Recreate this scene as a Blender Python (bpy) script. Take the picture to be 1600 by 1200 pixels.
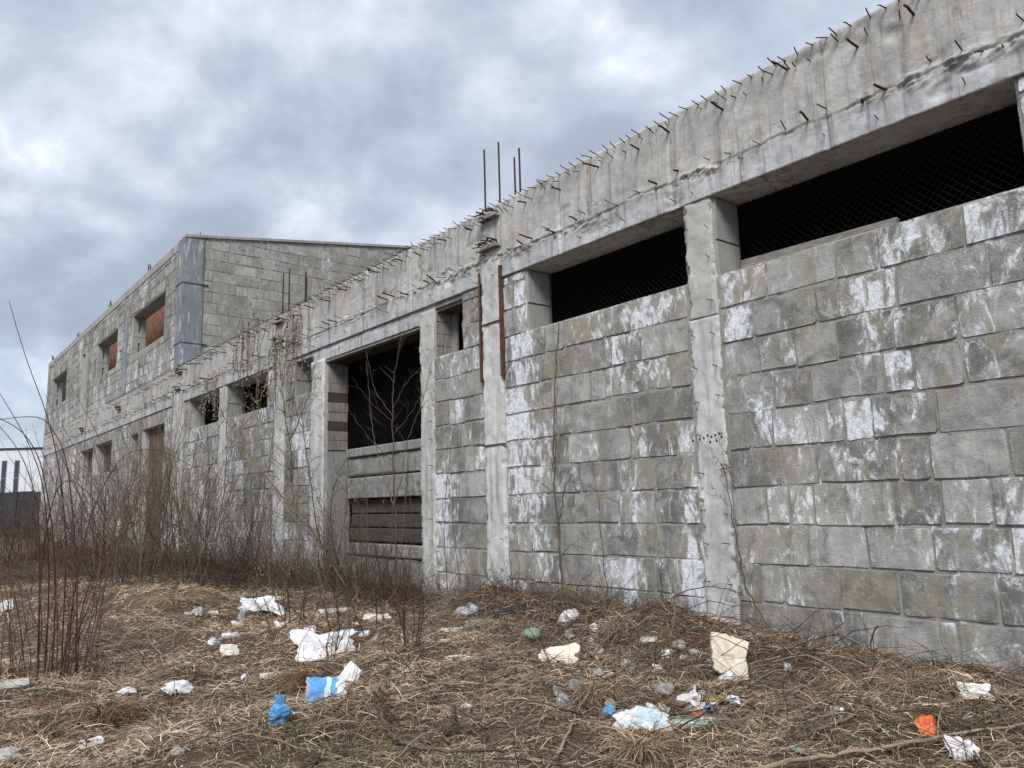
import bpy, math, random
import numpy as np
from mathutils import Matrix, Vector

for o in list(bpy.data.objects):
    bpy.data.objects.remove(o)
S = bpy.context.scene
COL = S.collection
rad = math.radians
random.seed(7)
RS = np.random.RandomState(11)

# ------------------------------------------------------------------ camera, sky, sun, exposure
CAM_LOC = np.array([0.0, -7.206, 1.5])
CR = np.array([[0.62863062, -0.13529918, -0.76584442],
               [0.77724645, 0.07552492, 0.62464706],
               [-0.0266739, -0.98792212, 0.15263808]])      # columns: right, down, forward
cd = bpy.data.cameras.new('camera')
cd.sensor_width = 36.0
cd.lens = 27.0
cd.clip_end = 3000
cam = bpy.data.objects.new('camera', cd)
COL.objects.link(cam)
M3 = Matrix(((CR[0, 0], -CR[0, 1], -CR[0, 2]), (CR[1, 0], -CR[1, 1], -CR[1, 2]), (CR[2, 0], -CR[2, 1], -CR[2, 2])))
cam.matrix_world = Matrix.Translation(CAM_LOC) @ M3.to_4x4()
S.camera = cam

SUN_EL, SUN_AZ = rad(48), rad(143)       # azimuth clockwise from +Y
w = bpy.data.worlds.new('World')
S.world = w
w.use_nodes = True
wn, wl = w.node_tree.nodes, w.node_tree.links
wn.clear()
wout = wn.new('ShaderNodeOutputWorld')
sky = wn.new('ShaderNodeTexSky')
sky.sky_type = 'NISHITA'
sky.sun_disc = False
sky.sun_elevation = SUN_EL
sky.sun_rotation = SUN_AZ
bg1 = wn.new('ShaderNodeBackground')
bg1.inputs['Strength'].default_value = 0.06
wl.new(sky.outputs[0], bg1.inputs['Color'])
tc = wn.new('ShaderNodeTexCoord')
sep = wn.new('ShaderNodeSeparateXYZ')
wl.new(tc.outputs['Generated'], sep.inputs[0])


def wmath(op, a, b=None, c=None):
    n = wn.new('ShaderNodeMath')
    n.operation = op
    for i, v in enumerate((a, b, c)):
        if v is None:
            continue
        if isinstance(v, (int, float)):
            n.inputs[i].default_value = v
        else:
            wl.new(v, n.inputs[i])
    return n.outputs[0]


zz = wmath('ADD', wmath('MAXIMUM', sep.outputs['Z'], 0.0), 0.42)
px_ = wmath('DIVIDE', sep.outputs['X'], zz)
py_ = wmath('DIVIDE', sep.outputs['Y'], zz)
cmb = wn.new('ShaderNodeCombineXYZ')
wl.new(px_, cmb.inputs[0])
wl.new(py_, cmb.inputs[1])
cmb.inputs[2].default_value = 3.7


def wnoise(scale, detail, rough, dist, off):
    mp = wn.new('ShaderNodeMapping')
    mp.inputs['Location'].default_value = off
    wl.new(cmb.outputs[0], mp.inputs[0])
    n = wn.new('ShaderNodeTexNoise')
    n.inputs['Scale'].default_value = scale
    n.inputs['Detail'].default_value = detail
    n.inputs['Roughness'].default_value = rough
    n.inputs['Distortion'].default_value = dist
    wl.new(mp.outputs[0], n.inputs['Vector'])
    return n.outputs[0]


n1 = wnoise(2.7, 5, 0.5, 0.15, (6.1, 3.2, 0))
n2 = wnoise(4.6, 8, 0.55, 0.25, (0.4, 7.7, 0))
cl = wmath('ADD', wmath('MULTIPLY', n1, 0.52), wmath('MULTIPLY', n2, 0.48))
rp = wn.new('ShaderNodeValToRGB')
wl.new(cl, rp.inputs[0])
els = rp.color_ramp.elements
els[0].position, els[0].color = 0.33, (0.215, 0.243, 0.31, 1)
els[1].position, els[1].color = 0.70, (0.86, 0.88, 0.91, 1)
for p, c in ((0.44, (0.262, 0.297, 0.372, 1)), (0.51, (0.335, 0.375, 0.455, 1)), (0.575, (0.45, 0.49, 0.565, 1))):
    e = els.new(p)
    e.color = c
bg2 = wn.new('ShaderNodeBackground')
bg2.inputs['Strength'].default_value = 0.62
wl.new(rp.outputs[0], bg2.inputs['Color'])
gap = wn.new('ShaderNodeMapRange')
gap.inputs['From Min'].default_value = 0.0
gap.inputs['From Max'].default_value = 0.30
gap.inputs['To Min'].default_value = 0.70
gap.inputs['To Max'].default_value = 0.97
wl.new(sep.outputs['Z'], gap.inputs[0])
mxs = wn.new('ShaderNodeMixShader')
wl.new(gap.outputs[0], mxs.inputs[0])
wl.new(bg1.outputs[0], mxs.inputs[1])
wl.new(bg2.outputs[0], mxs.inputs[2])
wl.new(mxs.outputs[0], wout.inputs[0])

sd = bpy.data.lights.new('sun', 'SUN')
sd.energy = 1.5
sd.angle = rad(24)
sd.color = (1.0, 0.965, 0.92)
sun = bpy.data.objects.new('sun', sd)
COL.objects.link(sun)
to_sun = Vector((math.sin(SUN_AZ) * math.cos(SUN_EL), math.cos(SUN_AZ) * math.cos(SUN_EL), math.sin(SUN_EL)))
sun.rotation_euler = to_sun.to_track_quat('Z', 'Y').to_euler()
sun.location = (0, -10, 30)
S.view_settings.view_transform = 'Standard'
S.view_settings.look = 'None'
S.view_settings.gamma = 1
S.view_settings.use_curve_mapping = False
S.view_settings.exposure = 1.5


# ------------------------------------------------------------------ numpy noise
def _h(ix, iy, s):
    n = (ix.astype(np.int64) * 374761393 + iy.astype(np.int64) * 668265263 + s * 974634777) & 0x7fffffff
    n = ((n ^ (n >> 13)) * 1274126177) & 0x7fffffff
    return ((n ^ (n >> 16)) & 0xffff) / 65535.0


def vnoise(x, y, s=0):
    x, y = np.asarray(x, float), np.asarray(y, float)
    ix, iy = np.floor(x), np.floor(y)
    fx, fy = x - ix, y - iy
    fx = fx * fx * (3 - 2 * fx)
    fy = fy * fy * (3 - 2 * fy)
    a, b, c, d = _h(ix, iy, s), _h(ix + 1, iy, s), _h(ix, iy + 1, s), _h(ix + 1, iy + 1, s)
    return (a * (1 - fx) + b * fx) * (1 - fy) + (c * (1 - fx) + d * fx) * fy - 0.5


def fbm(x, y, oct=4, s=0):
    r, a = 0, 1.0
    x, y = np.asarray(x, float), np.asarray(y, float)
    for o in range(oct):
        r = r + a * vnoise(x * 2 ** o + 17.3 * o, y * 2 ** o + 5.1 * o, s + o)
        a *= 0.5
    return r


def sstep(a, b, x):
    t = np.clip((np.asarray(x, float) - a) / (b - a), 0, 1)
    return t * t * (3 - 2 * t)


# ------------------------------------------------------------------ terrain height and placing
def gh(x, y):
    x, y = np.asarray(x, float), np.asarray(y, float)
    h = 0.20 * fbm(x / 1.7, y / 1.7, 3, 3) + 0.17 * fbm(x / 0.55, y / 0.55, 3, 9)
    h = h + 0.30 * np.exp(-((x + 12.6) / 3.2) ** 2 - ((y + 4.0) / 1.1) ** 2)       # straw bank on the left
    h = h + 0.24 * np.exp(-((x + 5.2) / 0.8) ** 2 - ((y + 0.9) / 0.6) ** 2)
    h = h + 0.16 * np.exp(-((x + 7.6) / 1.0) ** 2 - ((y + 0.8) / 0.5) ** 2)        # rubble heap by the wall
    h = h + 0.13 * (np.exp(-((y + .75) / .5) ** 2)) * sstep(-12, -9, x) * (1 - sstep(-4.6, -3.4, x)) * (0.6 + 1.2 * vnoise(x / .7, y / .7, 71))
    h = h - 0.10 * sstep(-4.4, -3.2, x) * sstep(-1.6, -.3, y)
    h = h + 0.06 * np.exp(-((x + 3.1) / 0.8) ** 2 - ((y + 1.0) / 0.35) ** 2)
    near = sstep(-0.05, -0.8, y)
    h = h * (0.25 + 0.75 * near) + 0.02
    far = 1 - sstep(30, 70, np.hypot(x + 8, y + 4))
    h = h * far
    return np.where(y > 0.06, -0.25, h)


def ghs(x, y):
    return float(gh(np.array([x]), np.array([y]))[0])


def ray(u, v):
    return CR @ np.array([u - 800.0, v - 600.0, 1200.0])


def at(u, v, up=0.0):
    """point of the terrain seen in direction (u, v)"""
    r = ray(u, v)
    z = 0.0
    for _ in range(12):
        t = (z + up - 1.5) / r[2]
        p = CAM_LOC + t * r
        z = 0.5 * z + 0.5 * ghs(p[0], min(p[1], 0.0))
    return p[0], p[1], ghs(p[0], min(p[1], 0.0))


def ppm(x, y):
    """photo pixels per metre at a spot on the ground"""
    d = np.array([x, y, 0.2]) - CAM_LOC
    return 1200.0 / float(d @ CR[:, 2])


# ------------------------------------------------------------------ node material helper
class Mat:
    def __init__(s, name):
        s.m = bpy.data.materials.new(name)
        s.m.use_nodes = True
        s.n, s.l = s.m.node_tree.nodes, s.m.node_tree.links
        s.n.clear()
        s.out = s.n.new('ShaderNodeOutputMaterial')
        s.b = s.n.new('ShaderNodeBsdfPrincipled')
        s.b.inputs['Specular IOR Level'].default_value = 0.25
        s.b.inputs['Roughness'].default_value = 0.9
        s.l.new(s.b.outputs[0], s.out.inputs[0])
        s.geo = s.n.new('ShaderNodeNewGeometry')
        s.tcn = s.n.new('ShaderNodeTexCoord')
        s.pos = s.geo.outputs['Position']

    def setin(s, node, k, v):
        if v is None:
            return
        if isinstance(v, (int, float, tuple, list)):
            node.inputs[k].default_value = v
        else:
            s.l.new(v, node.inputs[k])

    def math(s, op, a, b=None, c=None, clamp=False):
        n = s.n.new('ShaderNodeMath')
        n.operation = op
        n.use_clamp = clamp
        for i, v in enumerate((a, b, c)):
            s.setin(n, i, v)
        return n.outputs[0]

    def map(s, vec, scale=(1, 1, 1), loc=(0, 0, 0), rot=(0, 0, 0)):
        n = s.n.new('ShaderNodeMapping')
        n.inputs['Scale'].default_value = scale
        n.inputs['Location'].default_value = loc
        n.inputs['Rotation'].default_value = rot
        s.l.new(vec, n.inputs[0])
        return n.outputs[0]

    def vadd(s, a, b):
        n = s.n.new('ShaderNodeVectorMath')
        n.operation = 'ADD'
        s.setin(n, 0, a)
        s.setin(n, 1, b)
        return n.outputs[0]

    def vscale(s, a, k):
        n = s.n.new('ShaderNodeVectorMath')
        n.operation = 'SCALE'
        s.setin(n, 0, a)
        n.inputs['Scale'].default_value = k
        return n.outputs[0]

    def noise(s, scale, detail=4, rough=0.55, vec=None, dist=0.0):
        n = s.n.new('ShaderNodeTexNoise')
        n.inputs['Scale'].default_value = scale
        n.inputs['Detail'].default_value = detail
        n.inputs['Roughness'].default_value = rough
        n.inputs['Distortion'].default_value = dist
        s.l.new(vec if vec is not None else s.pos, n.inputs['Vector'])
        return n.outputs[0]

    def voro(s, scale, vec=None, feature='F1', out='Distance'):
        n = s.n.new('ShaderNodeTexVoronoi')
        n.feature = feature
        n.inputs['Scale'].default_value = scale
        s.l.new(vec if vec is not None else s.pos, n.inputs['Vector'])
        return n.outputs[out]

    def rng(s, v, a, b, c=0.0, d=1.0, smooth=False):
        n = s.n.new('ShaderNodeMapRange')
        if smooth:
            n.interpolation_type = 'SMOOTHSTEP'
        for k, x in (('From Min', a), ('From Max', b), ('To Min', c), ('To Max', d)):
            n.inputs[k].default_value = x
        s.l.new(v, n.inputs[0])
        return n.outputs[0]

    def mix(s, f, a, b, mode='MIX'):
        n = s.n.new('ShaderNodeMix')
        n.data_type = 'RGBA'
        n.blend_type = mode
        for k, v in ((0, f), (6, a), (7, b)):
            if isinstance(v, tuple) and len(v) == 3:
                v = v + (1,)
            s.setin(n, k, v)
        return n.outputs[2]

    def attr(s, name):
        n = s.n.new('ShaderNodeAttribute')
        n.attribute_name = name
        sp = s.n.new('ShaderNodeSeparateColor')
        s.l.new(n.outputs['Color'], sp.inputs[0])
        return sp.outputs[0], sp.outputs[1], sp.outputs[2], n.outputs['Color']

    def bump(s, h, strength=0.5, dist=0.02, prev=None):
        n = s.n.new('ShaderNodeBump')
        n.inputs['Strength'].default_value = strength
        n.inputs['Distance'].default_value = dist
        s.l.new(h, n.inputs['Height'])
        if prev is not None:
            s.l.new(prev, n.inputs['Normal'])
        return n.outputs[0]

    def done(s, col=None, nrm=None, rough=None, **kw):
        if col is not None:
            if isinstance(col, tuple):
                col = col + (1,) if len(col) == 3 else col
            s.setin(s.b, 'Base Color', col)
        if nrm is not None:
            s.l.new(nrm, s.b.inputs['Normal'])
        if rough is not None:
            s.setin(s.b, 'Roughness', rough)
        for k, v in kw.items():
            s.setin(s.b, k.replace('_', ' '), v)
        return s.m


def m_block(name, whites=1.0, dark=(0.135, 0.135, 0.129), light=(0.40, 0.398, 0.38)):
    k = Mat(name)
    r, g, b, colr = k.attr('tint')
    off = k.vadd(k.pos, k.vscale(colr, 13.0))
    big = k.noise(1.3, 4, 0.6)
    fine = k.noise(16, 6, 0.65, off)
    mott = k.noise(5.0, 5, 0.6, off, 0.4)
    streak = k.noise(1.0, 4, 0.6, k.map(off, (9, 9, 0.9)))
    t = k.math('ADD', k.math('MULTIPLY', k.math('POWER', r, 1.2), 0.62), k.math('MULTIPLY', k.math('SUBTRACT', mott, 0.5), 1.35))
    t = k.math('ADD', t, k.math('MULTIPLY', k.math('SUBTRACT', big, 0.45), 1.1))
    t = k.math('ADD', t, k.math('MULTIPLY', k.math('SUBTRACT', fine, 0.5), 0.5), clamp=True)
    c = k.mix(t, dark, light)
    # warm or greenish blocks
    c = k.mix(k.math('MULTIPLY', k.rng(b, 0.6, 1.0, 0, 0.75), k.rng(mott, 0.35, 0.6, 0.25, 1)), c, k.mix(mott, (0.17, 0.155, 0.115), (0.30, 0.275, 0.205)))
    # dark damp streaks running down
    c = k.mix(k.rng(streak, 0.52, 0.72, 0, 0.55), c, (0.095, 0.094, 0.092))
    # speckles of light shell rubble
    sp = k.voro(27, off)
    spk = k.math('MULTIPLY', k.rng(sp, 0.16, 0.32, 1, 0), k.rng(k.noise(3.3, 3, 0.5, off), 0.5, 0.62, 0, 0.55))
    c = k.mix(spk, c, (0.44, 0.435, 0.42))
    # remains of whitewash and lime bloom
    wv = k.noise(1.0, 8, 0.72, k.map(k.vadd(k.pos, k.vscale(colr, 0.12)), (8.5, 8.5, 4.0)), 0.7)
    oc = k.noise(1.0, 5, 0.55, k.map(k.pos, (2.6, 2.6, 1.7), (4, 0, 2)), 0.8)
    c = k.mix(k.rng(oc, 0.555, 0.60, 0, 0.65), c, (0.23, 0.21, 0.155))
    cel = k.voro(19, k.vadd(off, k.vscale(k.noise(9, 3, .6, off), .05)), 'DISTANCE_TO_EDGE')
    celm = k.math('MULTIPLY', k.rng(cel, 0.03, 0.30, 0, 1), k.rng(k.noise(2.6, 4, 0.6, off), 0.54, 0.66, 0, 0.55))
    c = k.mix(k.math('MULTIPLY', celm, k.rng(fine, 0.42, 0.6)), c, (0.40, 0.40, 0.39))
    wg = k.noise(1.0, 2, 0.5, k.map(k.pos, (0.9, 0.9, 0.5), (2.3, 0, 0.4)))
    lvl = k.math('ADD', k.math('MULTIPLY', k.math('ADD', g, 0.25), 0.125 * whites), k.math('MULTIPLY', k.math('SUBTRACT', wg, 0.5), 0.62))
    fsp = k.noise(24, 4, 0.7, off)
    wm = k.math('MULTIPLY', k.rng(k.math('ADD', wv, lvl), 0.635, 0.715, 0, 1), k.rng(fsp, 0.36, 0.56, 0.25, 1))
    wm2 = k.rng(k.math('ADD', wv, lvl), 0.56, 0.70, 0, 0.45)
    c = k.mix(k.math('MULTIPLY', wm2, min(1.0, whites)), c, (0.47, 0.475, 0.49))
    c = k.mix(k.math('MULTIPLY', wm, 0.93 * min(1.0, whites)), c, k.mix(fine, (0.57, 0.61, 0.68), (0.77, 0.80, 0.85)))
    blot = k.noise(2.4, 6, 0.7, k.vadd(off, (7.7, 0, 3.1)), 0.6)
    c = k.mix(k.rng(blot, 0.56, 0.66, 0, 0.55), c, (0.085, 0.084, 0.080))
    c = k.mix(k.rng(blot, 0.36, 0.44, 0.45, 0), c, (0.40, 0.395, 0.375))
    pit = k.rng(k.voro(45, off), 0.0, 0.35, 0, 1)
    pn = k.noise(70, 3, 0.6, off)
    c = k.mix(k.math('MULTIPLY', k.rng(pn, 0.62, 0.72, 0, 0.8), k.rng(k.noise(3, 3, 0.6, off), 0.42, 0.6)), c, (0.05, 0.05, 0.048))
    n = k.bump(pit, 0.45, 0.006)
    n = k.bump(k.noise(38, 5, 0.7, off), 0.55, 0.008, n)
    n = k.bump(k.noise(7, 6, 0.62, off, 0.1), 0.55, 0.022, n)
    return k.done(c, n)


def m_mortar():
    k = Mat('mortar')
    a = k.noise(2.2, 5, 0.6)
    f = k.noise(22, 5, 0.7)
    c = k.mix(a, (0.12, 0.115, 0.105), (0.38, 0.368, 0.34))
    c = k.mix(k.rng(f, 0.35, 0.75, 0, 0.6), c, (0.23, 0.222, 0.205))
    st = k.noise(1.0, 4, 0.6, k.map(k.pos, (7, 7, 0.8)))
    c = k.mix(k.rng(st, 0.54, 0.7, 0, 0.6), c, (0.11, 0.108, 0.102))
    wv = k.noise(1.0, 8, 0.72, k.map(k.pos, (8.5, 8.5, 4.0)), 0.7)
    wg = k.noise(1.0, 2, 0.5, k.map(k.pos, (0.9, 0.9, 0.5), (2.3, 0, 0.4)))
    lv = k.math('ADD', wv, k.math('MULTIPLY', k.math('SUBTRACT', wg, 0.5), 0.5))
    c = k.mix(k.rng(lv, 0.565, 0.65, 0, 0.85), c, (0.58, 0.59, 0.60))
    n = k.bump(k.noise(30, 6, 0.7), 0.8, 0.012)
    return k.done(c, n)


def m_concrete(name, dark, light, white=0.4, stain=0.5, rust=0.0, bump=0.7, streak=(11, 11, 0.7)):
    k = Mat(name)
    big = k.noise(0.9, 5, 0.62)
    mid = k.noise(5, 6, 0.65, None, 0.4)
    f = k.noise(40, 5, 0.7)
    t = k.math('ADD', k.math('MULTIPLY', k.math('SUBTRACT', big, 0.5), 1.5), k.math('MULTIPLY', mid, 1.0), clamp=True)
    t = k.math('ADD', t, k.math('MULTIPLY', k.math('SUBTRACT', f, 0.5), 0.45), clamp=True)
    c = k.mix(t, dark, light)
    s1 = k.noise(1.0, 5, 0.65, k.map(k.pos, streak))
    s2 = k.noise(1.0, 3, 0.5, k.map(k.pos, (1.1, 1.1, 0.7), (5, 0, 0)))
    sm = k.math('MULTIPLY', k.rng(s1, 0.50, 0.68, 0, 1), k.rng(s2, 0.38, 0.60, 0.15, 1))
    c = k.mix(k.math('MULTIPLY', sm, stain), c, tuple(0.42 * v for v in dark))
    s3 = k.noise(1.0, 5, 0.6, k.map(k.pos, (6, 6, 1.4), (9, 0, 3)))
    c = k.mix(k.math('MULTIPLY', k.rng(s3, 0.55, 0.70, 0, 1), white), c, (0.66, 0.67, 0.69))
    if rust:
        rs = k.noise(1.0, 5, 0.6, k.map(k.pos, (8, 8, 1.2), (1, 0, 8)))
        c = k.mix(k.rng(rs, 0.60, 0.74, 0, rust), c, (0.30, 0.17, 0.085))
    n = k.bump(k.noise(60, 4, 0.7), 0.35, 0.006)
    n = k.bump(k.noise(8, 7, 0.72, None, 0.5), bump, 0.016, n)
    # fine cracks
    cr = k.voro(1.6, k.vadd(k.pos, k.vscale(k.noise(3, 4, 0.6), 0.6)), 'DISTANCE_TO_EDGE')
    c = k.mix(k.math('MULTIPLY', k.rng(cr, 0.0, 0.006, 0.55, 0), k.rng(big, 0.52, 0.6, 0, 1)), c, tuple(0.3 * v for v in dark))
    return k.done(c, n)


def m_simple(name, c1, c2, scale=8, rough=0.8, bump=0.3, bscale=30, dist=0.01, obj=True, streak=None, **kw):
    k = Mat(name)
    v = k.tcn.outputs['Object'] if obj else k.pos
    vv = k.map(v, streak) if streak else v
    nz = k.noise(scale, 5, 0.6, vv, 0.3)
    c = k.mix(k.rng(nz, 0.3, 0.7), c1, c2)
    n = k.bump(k.noise(bscale, 5, 0.65, vv), bump, dist)
    return k.done(c, n, rough, **kw)


def m_litter(name, c1, c2, rough=0.6, bump=0.4, bscale=25, dirt=0.75, **kw):
    """plastic, paper or foam gone grey and brown with mud"""
    k = Mat(name)
    v = k.pos
    nz = k.noise(9, 5, 0.6, v, 0.3)
    c = k.mix(k.rng(nz, 0.3, 0.7), c1, c2)
    d1 = k.noise(7, 6, 0.7, k.map(v, (1, 1, 1), (3, 1, 7)), 0.6)
    d2 = k.noise(45, 4, 0.7, v)
    c = k.mix(k.math('MULTIPLY', k.rng(d1, 0.46, 0.66, 0.06, 1), k.rng(d2, 0.3, 0.6, 0.25, dirt)), c, (0.17, 0.125, 0.08))
    c = k.mix(k.rng(d2, 0.64, 0.72, 0, 0.6), c, (0.07, 0.05, 0.035))
    n = k.bump(k.noise(bscale, 5, 0.65, v), bump, 0.01)
    return k.done(c, n, rough, **kw)


def m_attr(name, rough=0.85, sub=None):
    """colour comes per blade, stem or leaf from the attribute 'tint'"""
    k = Mat(name)
    r, g, b, c = k.attr('tint')
    nz = k.noise(30, 3, 0.6)
    c2 = k.mix(k.rng(nz, 0.3, 0.75, 0, 0.45), c, k.mix(0.5, c, (0.03, 0.025, 0.02)))
    return k.done(c2, None, rough)


M = {}
M['block'] = m_block('concrete_block')
M['block_upper'] = m_block('grey_block', 0.35, (0.21, 0.21, 0.195), (0.40, 0.395, 0.37))
M['mortar'] = m_mortar()
M['beam'] = m_concrete('weathered_concrete', (0.24, 0.234, 0.224), (0.50, 0.492, 0.472), 0.30, 0.95, 0.6, 1.0)
M['lintel'] = m_concrete('pale_concrete', (0.27, 0.275, 0.285), (0.51, 0.515, 0.525), 0.4, 0.9, 0.2, 0.9)
M['pilaster'] = m_concrete('whitish_concrete', (0.30, 0.302, 0.295), (0.62, 0.625, 0.62), 0.45, 0.6, 0.2, 0.8)
M['pillar'] = m_concrete('pillar_concrete', (0.27, 0.268, 0.255), (0.52, 0.515, 0.49), 0.5, 0.6, 0.1)
M['column'] = m_concrete('blue_grey_concrete', (0.12, 0.13, 0.148), (0.26, 0.275, 0.30), 0.5, 0.5, 0, 0.35)
M['upper'] = m_concrete('grey_concrete', (0.21, 0.21, 0.20), (0.39, 0.39, 0.375), 0.12, 0.55, 0, 0.5, (7, 7, 0.7))
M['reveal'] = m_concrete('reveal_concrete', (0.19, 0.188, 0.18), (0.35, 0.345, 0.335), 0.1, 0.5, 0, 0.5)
M['slab'] = m_concrete('grimy_concrete_slab', (0.125, 0.122, 0.115), (0.285, 0.28, 0.265), 0.15, 0.8, 0.1, 1.0)
M['inner'] = m_simple('shaded_interior_concrete', (0.07, 0.07, 0.068), (0.12, 0.12, 0.115), 2, 0.95, 0.4, 12, 0.02, False)  # base colour kept dark so the rooms inside read as shaded
M['rust'] = m_simple('rusty_steel', (0.045, 0.026, 0.018), (0.13, 0.062, 0.035), 14, 0.85, 0.5, 60, 0.004, False)
M['steel'] = m_simple('dark_rebar', (0.022, 0.019, 0.018), (0.075, 0.05, 0.036), 30, 0.8, 0.5, 90, 0.003, False)
M['wire'] = m_simple('mesh_wire', (0.014, 0.015, 0.02), (0.035, 0.037, 0.042), 20, 0.6, 0.1, 30, 0.002, False)
M['wood'] = m_simple('grey_wood', (0.10, 0.092, 0.083), (0.26, 0.245, 0.225), 3, 0.9, 0.7, 8, 0.01, True, (2, 14, 14))
M['wood_v'] = m_simple('weathered_board', (0.13, 0.12, 0.11), (0.31, 0.295, 0.275), 3, 0.9, 0.7, 8, 0.01, False, (12, 12, 1.2))
M['wood_dark'] = m_simple('dark_wood', (0.035, 0.031, 0.028), (0.085, 0.075, 0.066), 3, 0.9, 0.7, 8, 0.01, False, (2, 12, 12))
M['foam'] = m_litter('white_foam', (0.56, 0.56, 0.54), (0.76, 0.76, 0.74), 0.8, 0.6, 60, 0.6)
M['foam_cream'] = m_litter('cream_foam', (0.50, 0.44, 0.32), (0.74, 0.70, 0.60), 0.85, 0.7, 24, 0.55)
M['plastic_white'] = m_litter('white_plastic', (0.52, 0.54, 0.57), (0.76, 0.77, 0.79), 0.4, 0.4, 18, 0.6)
M['plastic_grey'] = m_litter('grey_plastic', (0.22, 0.23, 0.26), (0.42, 0.43, 0.46), 0.4, 0.5, 18)
M['blue'] = m_litter('blue_plastic', (0.035, 0.17, 0.40), (0.13, 0.38, 0.66), 0.42, 0.5, 30, 0.5)
M['blue_pale'] = m_litter('pale_blue_plastic', (0.36, 0.50, 0.57), (0.56, 0.68, 0.72), 0.35, 0.4, 30, 0.6)
M['orange'] = m_litter('orange_plastic', (0.48, 0.08, 0.025), (0.74, 0.18, 0.06), 0.5, 0.5, 30, 0.45)
M['green'] = m_litter('green_plastic', (0.10, 0.24, 0.18), (0.22, 0.38, 0.31), 0.4, 0.5, 30)
M['purple'] = m_litter('maroon_plastic', (0.07, 0.035, 0.04), (0.17, 0.09, 0.09), 0.4, 0.5, 30)
M['ochre'] = m_litter('ochre_card', (0.24, 0.17, 0.05), (0.42, 0.31, 0.11), 0.7, 0.4, 30)
M['rubber'] = m_simple('black_rubber', (0.012, 0.012, 0.014), (0.035, 0.035, 0.036), 9, 0.7, 0.5, 40, 0.006)
M['stone'] = m_simple('pale_stone', (0.25, 0.24, 0.22), (0.45, 0.44, 0.41), 7, 0.9, 0.8, 20, 0.02)
M['stone_dark'] = m_simple('earth_clod', (0.035, 0.028, 0.022), (0.10, 0.08, 0.06), 7, 0.95, 0.9, 20, 0.03)
M['clear'] = m_simple('clear_plastic', (0.42, 0.45, 0.46), (0.60, 0.62, 0.62), 9, 0.12, 0.3, 30, 0.01, True, None,
                      Transmission_Weight=0.55, Alpha=0.8)
M['clear_green'] = m_simple('clear_green_plastic', (0.35, 0.52, 0.42), (0.50, 0.64, 0.55), 9, 0.12, 0.3, 30, 0.01, True,
                            None, Transmission_Weight=0.5, Alpha=0.85)
M['straw'] = m_attr('dry_grass', 0.75)
M['bark'] = m_attr('bark', 0.8)
M['bark'].name = 'twig_bark'

k = Mat('soil_and_thatch')
a = k.noise(1.1, 5, 0.6)
f = k.noise(25, 6, 0.7)
sx = k.noise(1, 5, 0.7, k.map(k.pos, (60, 9, 20), (0, 0, 0), (0, 0, 0.6)))
c = k.mix(k.rng(f, 0.3, 0.75), (0.045, 0.032, 0.023), (0.17, 0.12, 0.082))
c = k.mix(k.rng(sx, 0.5, 0.7, 0, 0.7), c, (0.23, 0.175, 0.115))
c = k.mix(k.math('MULTIPLY', k.rng(a, 0.56, 0.68), k.rng(f, 0.4, 0.6)), c, (0.045, 0.062, 0.020))
n = k.bump(f, 0.9, 0.03)
n = k.bump(sx, 0.8, 0.02, n)
M['ground'] = k.done(c, n, 0.95)

k = Mat('red_brick')
v = k.map(k.pos, (1, 1, 1), (0, 0, 0), (rad(90), 0, 0))
bt = k.n.new('ShaderNodeTexBrick')
k.l.new(v, bt.inputs['Vector'])
bt.inputs['Scale'].default_value = 1.0
bt.inputs['Brick Width'].default_value = 0.30
bt.inputs['Row Height'].default_value = 0.13
bt.inputs['Mortar Size'].default_value = 0.016
bt.inputs['Color1'].default_value = (0.27, 0.125, 0.075, 1)
bt.inputs['Color2'].default_value = (0.17, 0.075, 0.05, 1)
bt.inputs['Mortar'].default_value = (0.09, 0.06, 0.05, 1)
M['brick'] = k.done(k.mix(k.rng(k.noise(4, 4), 0.45, 0.7, 0, 0.35), bt.outputs[0], (0.33, 0.21, 0.15)),
                    k.bump(bt.outputs[1], -0.5, 0.01), 0.9)
M['white_clad'] = m_simple('white_cladding', (0.56, 0.59, 0.64), (0.62, 0.645, 0.69), 0.4, 0.5, 0.05, 3, 0.01, False)
k = Mat('window_glass')
M['glass'] = k.done((0.035, 0.042, 0.052), None, 0.12, Specular_IOR_Level=0.5)
M['fence'] = m_simple('dark_fence_board', (0.020, 0.022, 0.026), (0.045, 0.048, 0.055), 1.5, 0.7, 0.2, 8, 0.01, False, (4, 4, 0.4))


# ------------------------------------------------------------------ object helpers
def empty(name, label=None, cat=None, loc=(0, 0, 0), rotz=0.0, group=None, parent=None):
    o = bpy.data.objects.new(name, None)
    COL.objects.link(o)
    o.empty_display_size = 0.2
    o.location = loc
    o.rotation_euler = (0, 0, rotz)
    if parent:
        o.parent = parent
    return tag(o, label, cat, group)


def tag(o, label=None, cat=None, group=None, kind=None):
    for a, b in (('label', label), ('category', cat), ('group', group), ('kind', kind)):
        if b:
            o[a] = b
    return o


def link(name, me, mats, parent=None, loc=None, rot=None):
    o = bpy.data.objects.new(name, me)
    COL.objects.link(o)
    if mats is not None and not me.materials:
        for m in (mats if isinstance(mats, (list, tuple)) else [mats]):
            me.materials.append(m)
    if parent is not None:
        o.parent = parent
        pl = parent.location
        pp = parent.parent
        base = Vector(pl)
        while pp is not None:
            base += Vector(pp.location)
            pp = pp.parent
        if parent.rotation_euler.z == 0 and loc is None:
            o.location = -base          # vertices are in world coordinates
    if loc is not None:
        o.location = loc
    if rot is not None:
        o.rotation_euler = rot
    return o


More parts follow.
